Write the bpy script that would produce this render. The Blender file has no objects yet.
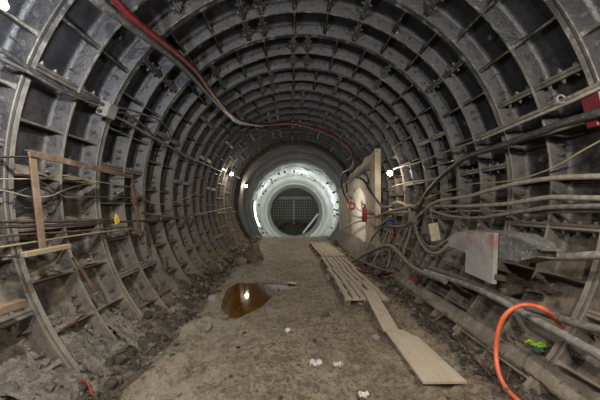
import bpy, bmesh, math, random
from mathutils import Vector, Matrix, noise
random.seed(7)
C = bpy.context.scene.collection
PI = math.pi

# ------------------------------------------------------------------ scale
F = 290.0                    # focal length in pixels of a 600 px wide frame
VX, VY = 292.0, 207.0        # where the tunnel axis direction vanishes
CAMZ = 1.52
R = 2.55                     # inner radius of the flanges
U = R / 1320.0
W = F * U                    # pitch of the circumferential flanges along the tunnel
K = F / 420.0
AX, AZ = 76 * U, CAMZ + 120.5 * U     # tunnel axis
H = 0.19                     # flange depth
RS = R + H

def at(px, py, Y):
    return Vector(((px - VX) * Y / F, Y, CAMZ - (py - VY) * Y / F))
def onx(px, py, x):
    return at(px, py, F * x / (px - VX))
def onz(px, py, z=0.0):
    return at(px, py, F * (CAMZ - z) / (py - VY))
def onr(px, py, r=2.45):
    """where the line of sight meets a cylinder of radius r about the tunnel axis"""
    dx, dz = (px - VX) / F, -(py - VY) / F
    ox, oz = -AX, CAMZ - AZ
    a = dx * dx + dz * dz; b = 2 * (ox * dx + oz * dz); c = ox * ox + oz * oz - r * r
    t = (-b + math.sqrt(b * b - 4 * a * c)) / (2 * a)
    return Vector((dx * t, t, CAMZ + dz * t))
def polar(th, r, Y):
    return Vector((AX + r * math.sin(th), Y, AZ + r * math.cos(th)))
def sm(a, b, x):
    t = max(0.0, min(1.0, (x - a) / (b - a))); return t * t * (3 - 2 * t)
def fbm(x, y, s=1.0, o=4):
    return noise.fractal(Vector((x * s, y * s, 3.7)), 0.9, 2.1, o)

# ------------------------------------------------------------------ materials
def new_mat(name):
    m = bpy.data.materials.new(name); m.use_nodes = True
    nt = m.node_tree; b = nt.nodes['Principled BSDF']
    return m, nt, b
def N(nt, t, **kw):
    n = nt.nodes.new(t)
    for k, v in kw.items():
        if k.startswith('i_'):
            n.inputs[k[2:].replace('_', ' ')].default_value = v
        else: setattr(n, k, v)
    return n
def noise_tex(nt, scale, detail=6, rough=0.6, coord='pos', dist=0.0):
    n = N(nt, 'ShaderNodeTexNoise')
    n.inputs['Scale'].default_value = scale; n.inputs['Detail'].default_value = detail
    n.inputs['Roughness'].default_value = rough; n.inputs['Distortion'].default_value = dist
    if coord == 'pos':
        g = N(nt, 'ShaderNodeNewGeometry'); nt.links.new(g.outputs['Position'], n.inputs['Vector'])
    else:
        g = N(nt, 'ShaderNodeTexCoord'); nt.links.new(g.outputs['Object'], n.inputs['Vector'])
    return n.outputs['Fac']
def rng(nt, src, a, b, c=0.0, d=1.0):
    n = N(nt, 'ShaderNodeMapRange'); n.clamp = True
    nt.links.new(src, n.inputs[0])
    for i, v in enumerate((a, b, c, d)): n.inputs[i + 1].default_value = v
    return n.outputs[0]
def math_(nt, op, a, b):
    n = N(nt, 'ShaderNodeMath', operation=op)
    for i, v in enumerate((a, b)):
        if isinstance(v, (int, float)): n.inputs[i].default_value = v
        else: nt.links.new(v, n.inputs[i])
    return n.outputs[0]
def mix(nt, f, a, b):
    n = N(nt, 'ShaderNodeMix', data_type='RGBA')
    if isinstance(f, (int, float)): n.inputs[0].default_value = f
    else: nt.links.new(f, n.inputs[0])
    for i, v in ((6, a), (7, b)):
        if isinstance(v, tuple): n.inputs[i].default_value = (*v, 1)
        else: nt.links.new(v, n.inputs[i])
    return n.outputs[2]
def bump(nt, b, src, strength=0.3, dist=0.02):
    n = N(nt, 'ShaderNodeBump'); n.inputs['Strength'].default_value = strength
    n.inputs['Distance'].default_value = dist
    nt.links.new(src, n.inputs['Height']); nt.links.new(n.outputs['Normal'], b.inputs['Normal'])

def simple(name, c1, c2, rough=0.7, scale=8.0, metal=0.0, bmp=0.2, bscale=60, coord='pos', c3=None, t3=0.62, bdist=0.01):
    m, nt, b = new_mat(name)
    col = mix(nt, rng(nt, noise_tex(nt, scale), 0.42, 0.58), c1, c2)
    if c3:
        col = mix(nt, rng(nt, noise_tex(nt, scale * 2.3, 8, 0.7), t3, t3 + 0.08), col, c3)
    nt.links.new(col, b.inputs['Base Color'])
    b.inputs['Roughness'].default_value = rough; b.inputs['Metallic'].default_value = metal
    if bmp: bump(nt, b, noise_tex(nt, bscale, 5, 0.65), bmp, bdist)
    return m

def iron(name, base, base2, dust, rust_amt, dust_gain, rough=0.42, metal=0.55, crown=None):
    m, nt, b = new_mat(name)
    g = N(nt, 'ShaderNodeNewGeometry'); sx = N(nt, 'ShaderNodeSeparateXYZ'); nt.links.new(g.outputs['Normal'], sx.inputs[0])
    sp = N(nt, 'ShaderNodeSeparateXYZ'); nt.links.new(g.outputs['Position'], sp.inputs[0])
    big, mid, fine = noise_tex(nt, 1.7, 5, 0.6), noise_tex(nt, 9.0, 6, 0.7), noise_tex(nt, 55.0, 4, 0.7)
    col = mix(nt, rng(nt, math_(nt, 'ADD', math_(nt, 'MULTIPLY', mid, 0.6), math_(nt, 'MULTIPLY', big, 0.4)), 0.42, 0.58), base, base2)
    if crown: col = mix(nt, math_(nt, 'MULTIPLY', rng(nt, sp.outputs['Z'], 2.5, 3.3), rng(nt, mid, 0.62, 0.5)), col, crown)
    # rust blooms
    low = rng(nt, sp.outputs['Z'], 3.0, 1.0)
    rm = math_(nt, 'MULTIPLY', rng(nt, noise_tex(nt, 3.1, 8, 0.75), 0.58, 0.72), rust_amt)
    rm = math_(nt, 'MULTIPLY', rm, low)
    col = mix(nt, rm, col, (0.13, 0.065, 0.03))
    # dust settles on what faces up and thickens towards the ground
    up = rng(nt, sx.outputs['Z'], 0.05, 0.8)
    lowd = rng(nt, sp.outputs['Z'], 2.9, 0.1)
    d = math_(nt, 'ADD', math_(nt, 'MULTIPLY', up, 0.75), math_(nt, 'MULTIPLY', lowd, dust_gain))
    d = math_(nt, 'MULTIPLY', d, rng(nt, math_(nt, 'ADD', math_(nt, 'MULTIPLY', big, 0.5), math_(nt, 'MULTIPLY', mid, 0.5)), 0.36, 0.6))
    d = math_(nt, 'MINIMUM', d, 0.93)
    col = mix(nt, d, col, dust)
    col = mix(nt, math_(nt, 'MULTIPLY', rng(nt, fine, 0.66, 0.72), 0.45), col, (0.3, 0.28, 0.25))
    nt.links.new(col, b.inputs['Base Color'])
    nt.links.new(math_(nt, 'MULTIPLY', math_(nt, 'SUBTRACT', 1.0, d), metal), b.inputs['Metallic'])
    nt.links.new(math_(nt, 'ADD', math_(nt, 'ADD', rough, math_(nt, 'MULTIPLY', d, 0.4)), math_(nt, 'MULTIPLY', rng(nt, mid, 0.3, 0.7), 0.14)), b.inputs['Roughness'])
    bump(nt, b, math_(nt, 'ADD', mid, math_(nt, 'MULTIPLY', fine, 0.35)), 0.5, 0.02)
    return m

M = {}
M['iron'] = iron('tubbing_iron', (0.021, 0.022, 0.026), (0.040, 0.040, 0.045), (0.215, 0.172, 0.122), 0.8, 0.75, 0.30, 0.4)
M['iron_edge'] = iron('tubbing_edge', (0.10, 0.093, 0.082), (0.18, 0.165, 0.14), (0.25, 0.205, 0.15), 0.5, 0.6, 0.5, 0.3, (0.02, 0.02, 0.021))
M['bolt'] = iron('bolt_steel', (0.10, 0.10, 0.10), (0.16, 0.15, 0.14), (0.2, 0.17, 0.13), 0.9, 0.3)
M['rubber'] = simple('black_rubber', (0.02, 0.02, 0.02), (0.05, 0.047, 0.043), 0.55, 20, c3=(0.13, 0.115, 0.095), t3=0.56)
M['cable_grey'] = simple('grey_cable', (0.11, 0.10, 0.085), (0.19, 0.17, 0.14), 0.65, 18, c3=(0.05, 0.045, 0.04), t3=0.6)
M['cable_dust'] = simple('dusty_cable', (0.20, 0.175, 0.14), (0.30, 0.265, 0.21), 0.75, 18, c3=(0.06, 0.055, 0.05), t3=0.6)
M['cable_tan'] = simple('tan_cable', (0.36, 0.29, 0.18), (0.25, 0.21, 0.14), 0.6, 14)
M['sooty'] = simple('sooty_pipe', (0.035, 0.034, 0.033), (0.065, 0.062, 0.058), 0.5, 9, c3=(0.17, 0.16, 0.145), t3=0.56)
M['pipe'] = simple('grey_pipe', (0.17, 0.165, 0.155), (0.28, 0.265, 0.24), 0.55, 12, 0.0, c3=(0.09, 0.085, 0.08), t3=0.6)
M['red'] = simple('red_hose', (0.12, 0.009, 0.012), (0.07, 0.008, 0.01), 0.4, 9, c3=(0.08, 0.05, 0.045), t3=0.62)
M['red_bright'] = simple('red_paint', (0.30, 0.022, 0.02), (0.19, 0.022, 0.02), 0.45, 9)  # brighter copy of the hose red
M['orange'] = simple('orange_hose', (0.82, 0.16, 0.07), (0.62, 0.12, 0.055), 0.4, 7, c3=(0.5, 0.2, 0.13), t3=0.62)
M['rust'] = simple('rusty_steel', (0.085, 0.048, 0.03), (0.15, 0.092, 0.058), 0.85, 7, 0.1, 0.5, 70, c3=(0.27, 0.22, 0.17), t3=0.58)
M['rust_pale'] = simple('pale_rusty_steel', (0.15, 0.095, 0.057), (0.23, 0.16, 0.10), 0.85, 7, 0.0, 0.4, 70, c3=(0.10, 0.06, 0.035), t3=0.6)
M['rust_dark'] = simple('dark_rusty_steel', (0.045, 0.032, 0.025), (0.09, 0.06, 0.042), 0.8, 9, 0.2, 0.3, 60)
def wood(name, c1, c2, c3, ax=1):
    m, nt, b = new_mat(name)
    tc = N(nt, 'ShaderNodeTexCoord'); mp = N(nt, 'ShaderNodeMapping')
    s = [16, 16, 16]; s[ax] = 1.2
    mp.inputs['Scale'].default_value = s
    nt.links.new(tc.outputs['Object'], mp.inputs[0])
    n = N(nt, 'ShaderNodeTexNoise'); n.inputs['Scale'].default_value = 2.0; n.inputs['Detail'].default_value = 7; n.inputs['Distortion'].default_value = 0.6
    nt.links.new(mp.outputs[0], n.inputs['Vector'])
    col = mix(nt, rng(nt, n.outputs['Fac'], 0.35, 0.65), c1, c2)
    col = mix(nt, rng(nt, noise_tex(nt, 7.0, 8, 0.75), 0.55, 0.66), col, c3)
    nt.links.new(col, b.inputs['Base Color']); b.inputs['Roughness'].default_value = 0.8
    bump(nt, b, n.outputs['Fac'], 0.35, 0.006)
    return m
M['pallet'] = wood('muddy_wood', (0.50, 0.42, 0.315), (0.38, 0.31, 0.23), (0.22, 0.175, 0.13))
M['pallet_dark'] = wood('dark_muddy_wood', (0.16, 0.13, 0.10), (0.11, 0.09, 0.07), (0.08, 0.065, 0.05))
M['board'] = wood('pale_board', (0.52, 0.43, 0.325), (0.46, 0.37, 0.275), (0.31, 0.245, 0.175))
M['timber'] = wood('timber', (0.33, 0.25, 0.15), (0.26, 0.19, 0.115), (0.17, 0.125, 0.085))
M['grey_box'] = simple('spattered_grey_steel', (0.10, 0.098, 0.094), (0.15, 0.145, 0.138), 0.7, 16, 0.1, 0.3, 80, c3=(0.5, 0.49, 0.47), t3=0.57)
M['kerb'] = simple('dusty_kerb', (0.20, 0.17, 0.13), (0.29, 0.245, 0.19), 0.9, 6, 0, 0.8, 25, c3=(0.11, 0.09, 0.068), t3=0.57, bdist=0.03)
M['grey_light'] = simple('dusty_grey_steel', (0.24, 0.23, 0.215), (0.30, 0.29, 0.27), 0.8, 5)
M['grey_plate'] = simple('dusty_grey_board', (0.25, 0.24, 0.225), (0.32, 0.305, 0.285), 0.85, 5, 0, 0.3, 80, c3=(0.18, 0.17, 0.155), t3=0.58)
M['conduit_box'] = simple('junction_box_grey', (0.14, 0.13, 0.12), (0.19, 0.18, 0.165), 0.6, 6)
M['dark_metal'] = simple('dark_metal', (0.03, 0.03, 0.03), (0.06, 0.058, 0.055), 0.5, 9, 0.4)
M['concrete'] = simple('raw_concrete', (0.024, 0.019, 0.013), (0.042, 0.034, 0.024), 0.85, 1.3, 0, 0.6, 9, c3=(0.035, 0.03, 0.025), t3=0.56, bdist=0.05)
M['shotcrete'] = simple('grey_shotcrete', (0.36, 0.37, 0.36), (0.52, 0.53, 0.52), 0.6, 3.5, 0, 0.9, 7, c3=(0.13, 0.13, 0.125), t3=0.57, bdist=0.12)
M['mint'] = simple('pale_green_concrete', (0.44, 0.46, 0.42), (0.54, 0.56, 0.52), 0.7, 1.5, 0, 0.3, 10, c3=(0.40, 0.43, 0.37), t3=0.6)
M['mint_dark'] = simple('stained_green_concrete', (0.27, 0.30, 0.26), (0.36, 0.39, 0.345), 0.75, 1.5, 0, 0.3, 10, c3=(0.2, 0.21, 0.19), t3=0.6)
M['cream'] = simple('cream_plaster', (0.44, 0.385, 0.30), (0.33, 0.285, 0.22), 0.85, 2.2, 0, 0.3, 20, c3=(0.18, 0.155, 0.12), t3=0.57)
M['cream_bright'] = simple('pale_cream_plaster', (0.80, 0.75, 0.64), (0.72, 0.66, 0.55), 0.8, 2.2, 0, 0.2, 20, c3=(0.55, 0.48, 0.38), t3=0.62)
M['card'] = simple('beige_card', (0.62, 0.52, 0.33), (0.5, 0.42, 0.28), 0.8, 10)
M['white_scrap'] = simple('white_scrap', (0.75, 0.72, 0.66), (0.6, 0.56, 0.5), 0.7, 20)
M['green'] = simple('bright_green', (0.45, 0.85, 0.03), (0.30, 0.62, 0.04), 0.5, 25)
M['green_dark'] = simple('dark_teal', (0.02, 0.06, 0.06), (0.03, 0.08, 0.07), 0.6, 25)
M['yellow'] = simple('yellow_tag', (0.75, 0.55, 0.03), (0.65, 0.45, 0.03), 0.6, 25)
M['blue'] = simple('blue_tape', (0.06, 0.12, 0.32), (0.10, 0.18, 0.40), 0.5, 25)
M['rock'] = simple('grey_rock', (0.20, 0.175, 0.14), (0.30, 0.265, 0.215), 0.9, 6, 0, 0.7, 25, c3=(0.12, 0.10, 0.08), t3=0.6)
M['boulder'] = simple('boulder_stone', (0.12, 0.092, 0.065), (0.20, 0.16, 0.115), 0.9, 6, 0, 0.7, 25)
M['rock_brown'] = simple('brown_clod', (0.085, 0.062, 0.042), (0.13, 0.098, 0.068), 0.85, 6, 0, 0.7, 25)
M['rubble'] = simple('pale_rubble', (0.17, 0.145, 0.112), (0.31, 0.265, 0.205), 0.92, 10, 0, 1.0, 28, c3=(0.09, 0.075, 0.058), t3=0.545, bdist=0.06)
M['ledge_dirt'] = simple('ledge_dirt', (0.13, 0.095, 0.065), (0.21, 0.165, 0.12), 0.95, 6, 0, 0.8, 30, c3=(0.09, 0.06, 0.04), t3=0.57)
M['clod'] = simple('dark_mud_clods', (0.04, 0.031, 0.022), (0.085, 0.067, 0.047), 0.85, 4, 0, 0.8, 22, c3=(0.15, 0.125, 0.09), t3=0.6, bdist=0.03)

def mud():
    m, nt, b = new_mat('trampled_mud')
    a, c, d, e = noise_tex(nt, 1.1, 6, 0.65), noise_tex(nt, 5.0, 8, 0.72), noise_tex(nt, 26.0, 6, 0.75), noise_tex(nt, 90.0, 3, 0.7)
    f = noise_tex(nt, 11.0, 6, 0.7)
    col = mix(nt, rng(nt, c, 0.43, 0.57), (0.27, 0.205, 0.128), (0.50, 0.395, 0.262))
    col = mix(nt, math_(nt, 'MULTIPLY', rng(nt, a, 0.50, 0.60), 0.6), col, (0.60, 0.49, 0.34))
    col = mix(nt, math_(nt, 'MULTIPLY', rng(nt, f, 0.52, 0.58), 0.6), col, (0.165, 0.125, 0.083))
    col = mix(nt, math_(nt, 'MULTIPLY', rng(nt, d, 0.52, 0.58), 0.75), col, (0.12, 0.09, 0.06))
    col = mix(nt, math_(nt, 'MULTIPLY', rng(nt, d, 0.45, 0.41), 0.6), col, (0.48, 0.41, 0.305))
    sp = N(nt, 'ShaderNodeSeparateXYZ'); g = N(nt, 'ShaderNodeNewGeometry'); nt.links.new(g.outputs['Position'], sp.inputs[0])
    # chalky spill on the left of the path
    lx = math_(nt, 'MULTIPLY', rng(nt, sp.outputs['X'], -0.35, -0.95), rng(nt, sp.outputs['X'], -1.75, -1.4))
    ch = math_(nt, 'MULTIPLY', rng(nt, noise_tex(nt, 3.0, 8, 0.75), 0.47, 0.55), lx)
    col = mix(nt, math_(nt, 'MULTIPLY', ch, 0.75), col, (0.56, 0.48, 0.36))
    yb_ = math_(nt, 'MULTIPLY', rng(nt, sp.outputs['Y'], 5.75, 6.0), rng(nt, sp.outputs['Y'], 8.6, 7.2))
    yb_ = math_(nt, 'MULTIPLY', yb_, math_(nt, 'MULTIPLY', rng(nt, sp.outputs['X'], -0.2, -0.6), rng(nt, noise_tex(nt, 4.0, 7, 0.75), 0.47, 0.53)))
    col = mix(nt, math_(nt, 'MULTIPLY', yb_, 0.7), col, (0.50, 0.45, 0.37))
    # wet dark clay along both banks
    br = math_(nt, 'MAXIMUM', rng(nt, sp.outputs['X'], -1.3, -1.52), rng(nt, sp.outputs['X'], 1.52, 1.72))
    br = math_(nt, 'MULTIPLY', br, rng(nt, noise_tex(nt, 2.2, 6, 0.7), 0.38, 0.5))
    col = mix(nt, math_(nt, 'MULTIPLY', br, 0.85), col, (0.058, 0.045, 0.031))
    col = mix(nt, math_(nt, 'MULTIPLY', rng(nt, e, 0.60, 0.66), 0.6), col, (0.48, 0.42, 0.33))
    nt.links.new(col, b.inputs['Base Color'])
    nt.links.new(rng(nt, c, 0.35, 0.65, 0.55, 0.92), b.inputs['Roughness'])
    bump(nt, b, math_(nt, 'ADD', math_(nt, 'ADD', c, math_(nt, 'MULTIPLY', d, 0.6)), math_(nt, 'MULTIPLY', e, 0.25)), 1.0, 0.09)
    return m
M['mud'] = mud()
def water():
    m, nt, b = new_mat('muddy_water')
    col = mix(nt, rng(nt, noise_tex(nt, 1.6, 3, 0.5), 0.35, 0.65), (0.095, 0.038, 0.004), (0.14, 0.066, 0.008))
    nt.links.new(col, b.inputs['Base Color']); b.inputs['Roughness'].default_value = 0.04
    b.inputs['IOR'].default_value = 1.33
    bump(nt, b, noise_tex(nt, 6.0, 2, 0.5), 0.02, 0.02)
    return m
M['water'] = water()
def glow(name, col, s):
    m, nt, b = new_mat(name)
    b.inputs['Base Color'].default_value = (*col, 1)
    b.inputs['Emission Color'].default_value = (*col, 1); b.inputs['Emission Strength'].default_value = s
    return m
M['lamp'] = glow('lamp_glass', (1.0, 0.95, 0.86), 14)
M['tube_lamp'] = glow('tube_lamp_glass', (0.93, 1.0, 0.96), 2.5)

# ------------------------------------------------------------------ building helpers
class MB:
    def __init__(s): s.v, s.f, s.m = [], [], []
    def add(s, vs, fs, mi=0):
        o = len(s.v); s.v += [tuple(v) for v in vs]
        for f in fs: s.f.append([o + i for i in f]); s.m.append(mi)
    def box(s, c, size, rot=None, mi=0, ch=0.0):
        c = Vector(c); x, y, z = (d / 2 for d in size)
        Rm = rot if rot is not None else Matrix.Identity(3)
        if ch <= 0:
            vs = [c + Rm @ Vector((a * x, b * y, d * z)) for a in (-1, 1) for b in (-1, 1) for d in (-1, 1)]
            s.add(vs, [(0, 1, 3, 2), (4, 6, 7, 5), (0, 4, 5, 1), (2, 3, 7, 6), (0, 2, 6, 4), (1, 5, 7, 3)], mi)
        else:
            vs, idx = [], {}
            for a in (-1, 1):
                for b in (-1, 1):
                    for d in (-1, 1):
                        for k in range(3):
                            p = [a * (x - ch), b * (y - ch), d * (z - ch)]
                            p[k] = (a, b, d)[k] * (x, y, z)[k]
                            idx[(a, b, d, k)] = len(vs); vs.append(c + Rm @ Vector(p))
            fs = []
            for k in range(3):
                u, w = [i for i in range(3) if i != k]
                for sg in (-1, 1):
                    q = []
                    for (p1, p2) in ((-1, -1), (1, -1), (1, 1), (-1, 1)):
                        t = [0, 0, 0]; t[k] = sg; t[u] = p1; t[w] = p2; q.append(idx[(*t, k)])
                    fs.append(q)
            for k in range(3):
                u, w = [i for i in range(3) if i != k]
                for p1 in (-1, 1):
                    for p2 in (-1, 1):
                        t1 = [0, 0, 0]; t1[k] = -1; t1[u] = p1; t1[w] = p2
                        t2 = list(t1); t2[k] = 1
                        fs.append([idx[(*t1, u)], idx[(*t2, u)], idx[(*t2, w)], idx[(*t1, w)]])
            for a in (-1, 1):
                for b in (-1, 1):
                    for d in (-1, 1): fs.append([idx[(a, b, d, k)] for k in range(3)])
            s.add(vs, fs, mi)
    def bar(s, p, q, w, h, up=(0, 0, 1), mi=0, ch=0.0):
        p, q = Vector(p), Vector(q); d = (q - p); L = d.length; y = d.normalized()
        x = y.cross(Vector(up)).normalized(); z = x.cross(y)
        s.box((p + q) / 2, (w, L, h), Matrix((x, y, z)).transposed(), mi, ch)
    def tube(s, pts, r, sides=8, mi=0, closed_ends=True, wob=0.0):
        n = len(pts); rings = []
        t0 = (pts[1] - pts[0]).normalized()
        nrm = t0.orthogonal().normalized()
        o = len(s.v)
        for i, p in enumerate(pts):
            t = (pts[min(i + 1, n - 1)] - pts[max(i - 1, 0)])
            t = t.normalized() if t.length > 1e-9 else t0
            nrm = (nrm - t * nrm.dot(t)); nrm = nrm.normalized() if nrm.length > 1e-6 else t.orthogonal().normalized()
            b = t.cross(nrm)
            rr = r[i] if isinstance(r, (list, tuple)) else r
            if wob: rr *= 1 + wob * noise.noise(p * 9.0)
            for k in range(sides):
                a = 2 * PI * k / sides
                s.v.append(tuple(p + (nrm * math.cos(a) + b * math.sin(a)) * rr))
        for i in range(n - 1):
            for k in range(sides):
                k2 = (k + 1) % sides
                s.f.append([o + i * sides + k, o + i * sides + k2, o + (i + 1) * sides + k2, o + (i + 1) * sides + k]); s.m.append(mi)
        if closed_ends:
            s.f.append([o + k for k in range(sides)][::-1]); s.m.append(mi)
            s.f.append([o + (n - 1) * sides + k for k in range(sides)]); s.m.append(mi)
    def cyl(s, p, q, r, sides=12, mi=0): s.tube([Vector(p), Vector(q)], r, sides, mi)
    def lump(s, c, r, mi=0, sub=1, squash=0.75, seed=0, jag=0.35):
        bm = bmesh.new(); bmesh.ops.create_icosphere(bm, subdivisions=sub, radius=1.0)
        jag *= 1.5; off = Vector((seed * 1.37, seed * 2.11, seed * 0.73))
        ax = [random.uniform(0.7, 1.25) for _ in range(3)]; ax[2] *= squash
        rz = Matrix.Rotation(random.uniform(0, 6.28), 3, 'Z') @ Matrix.Rotation(random.uniform(-0.5, 0.5), 3, 'X')
        vs = []
        for v in bm.verts:
            k = 1 + jag * noise.noise(v.co * 1.6 + off) + 0.12 * noise.noise(v.co * 5 + off)
            vs.append(Vector(c) + rz @ Vector((v.co.x * ax[0], v.co.y * ax[1], v.co.z * ax[2])) * (r * k))
        s.add(vs, [[v.index for v in f.verts] for f in bm.faces], mi); bm.free()
    def build(s, name, mats, parent=None, smooth=35.0, origin=None):
        me = bpy.data.meshes.new(name)
        o3 = Vector(origin) if origin is not None else Vector((0, 0, 0))
        me.from_pydata([tuple(Vector(v) - o3) for v in s.v], [], s.f)
        for mm in (mats if isinstance(mats, (list, tuple)) else [mats]): me.materials.append(mm)
        me.polygons.foreach_set('material_index', s.m)
        bm = bmesh.new(); bm.from_mesh(me); bmesh.ops.recalc_face_normals(bm, faces=bm.faces); bm.to_mesh(me); bm.free()
        if smooth:
            me.polygons.foreach_set('use_smooth', [True] * len(me.polygons))
            me.set_sharp_from_angle(angle=math.radians(smooth))
        me.update()
        o = bpy.data.objects.new(name, me); C.objects.link(o)
        if parent is not None:
            o.parent = parent; o.location = o3 - Vector(parent.location) if not parent.parent else o3
        else: o.location = o3
        return o
def tag(o, label, cat, group=None, kind=None):
    o['label'] = label
    if cat: o['category'] = cat
    if group: o['group'] = group
    if kind: o['kind'] = kind
    return o
def thing(name, label, cat, loc, group=None):
    o = bpy.data.objects.new(name, None); C.objects.link(o); o.location = loc; o.empty_display_size = 0.1
    return tag(o, label, cat, group)
def struct(name, label=None, cat=None, loc=(0, 0, 0)):
    o = bpy.data.objects.new(name, None); C.objects.link(o); o.location = loc
    o['kind'] = 'structure'
    if label: o['label'] = label; o['category'] = cat
    return o
def sub(parent, mb, name, mats, smooth=35.0, label=None):
    """a part (or a part of a part): mesh data kept relative to the place where its parent stands"""
    org = parent.matrix_basis.translation.copy(); p = parent.parent
    while p is not None: org += p.matrix_basis.translation; p = p.parent
    o = MB.build(mb, name, mats, None, smooth, org)
    o.parent = parent; o.location = (0, 0, 0)
    if label: o['label'] = label
    return o
def spline(P, n=10):
    P = [Vector(p) for p in P]; out = []
    Q = [P[0] * 2 - P[1]] + P + [P[-1] * 2 - P[-2]]
    for i in range(1, len(Q) - 2):
        a, b, c, d = Q[i - 1:i + 3]
        for k in range(n):
            t = k / n
            out.append(0.5 * ((2 * b) + (c - a) * t + (2 * a - 5 * b + 4 * c - d) * t * t + (3 * b - a - 3 * c + d) * t ** 3))
    out.append(P[-1]); return out
def cable(name, pts, r, mat, label, cat='cable', group=None, n=8, sides=8, wob=0.0):
    m = MB(); m.tube(spline(pts, n), r, sides, wob=wob)
    o = m.build(name, mat, None, 50, pts[0]); return tag(o, label, cat, group)

# ------------------------------------------------------------------ the tubbing lining
CELL = (2 * PI - 0.10) / 33
def prof(n_left_joint, n_right_joint, Y0, Y1):
    """profile of one bay from one circumferential flange to the next: (Y, r, material)"""
    tl = 0.046 if n_left_joint else 0.015
    tr = 0.046 if n_right_joint else 0.015
    g = 0.006
    p = []
    if n_left_joint: p += [(Y0, R + 0.03), (Y0 + g * 0.6, R + 0.012)]
    else: p += [(Y0, R + 0.004)]
    p += [(Y0 + tl - 0.007, R), (Y0 + tl, R + 0.008), (Y0 + tl + 0.010, RS - 0.04), (Y0 + tl + 0.032, RS - 0.008), (Y0 + tl + 0.06, RS)]
    p += [((Y0 + Y1) / 2, RS + 0.012)]
    p += [(Y1 - tr - 0.06, RS), (Y1 - tr - 0.032, RS - 0.008), (Y1 - tr - 0.010, RS - 0.04), (Y1 - tr, R + 0.008), (Y1 - tr + 0.007, R)]
    if n_right_joint: p += [(Y1 - g * 0.6, R + 0.012), (Y1, R + 0.03)]
    else: p += [(Y1, R + 0.004)]
    return p
def lathe(m, prof_, t0, t1, n, ax=(AX, AZ), mi=None):
    o = len(m.v); k = len(prof_)
    for i in range(n + 1):
        th = t0 + (t1 - t0) * i / n; s, c = math.sin(th), math.cos(th)
        for (y, r) in prof_: m.v.append((ax[0] + r * s, y, ax[1] + r * c))
    for i in range(n):
        for j in range(k - 1):
            a = o + i * k + j
            m.f.append([a, a + 1, a + 1 + k, a + k])
            rr = max(prof_[j][1], prof_[j + 1][1])
            m.m.append((1 if rr <= R + 0.013 else 0) if mi is None else mi)
def rib(m, th, Ya, Yb, thick, h, flare=True):
    """a longitudinal stiffener between two flanges, flared where it meets them"""
    er = Vector((math.sin(th), 0, math.cos(th))); et = Vector((math.cos(th), 0, -math.sin(th)))
    st = [0, 0.05, 0.12, 0.3, 0.7, 0.88, 0.95, 1.0]; o = len(m.v)
    for t in st:
        e = min(t, 1 - t)
        f = math.exp(-e / 0.06) if flare else 0
        w = thick / 2 + 0.016 * f
        hh = h + (H - 0.004 - h) * (math.exp(-e / 0.10) if flare else 0)
        y = Ya + (Yb - Ya) * t
        c = Vector((AX, y, AZ))
        for (a, b) in ((-w * 1.35, 0), (-w, hh - 0.01), (-w + 0.008, hh), (w - 0.008, hh), (w, hh - 0.01), (w * 1.35, 0)):
            m.v.append(tuple(c + er * (RS + 0.01 - b) + et * a))
    for i in range(len(st) - 1):
        for j in range(5):
            a = o + i * 6 + j
            m.f.append([a, a + 1, a + 7, a + 6]); m.m.append(1 if j in (1, 2, 3) else 0)
def nut(m, p, d, r, L, mi=2):
    d = d.normalized()
    m.cyl(p, p + d * r * 0.55, r * 1.55, 8, mi)                 # washer
    m.cyl(p + d * r * 0.5, p + d * r * 1.7, r, 6, mi)
    if L: m.cyl(p + d * r * 1.6, p + d * (r * 1.7 + L), r * 0.5, 6, mi)

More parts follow.
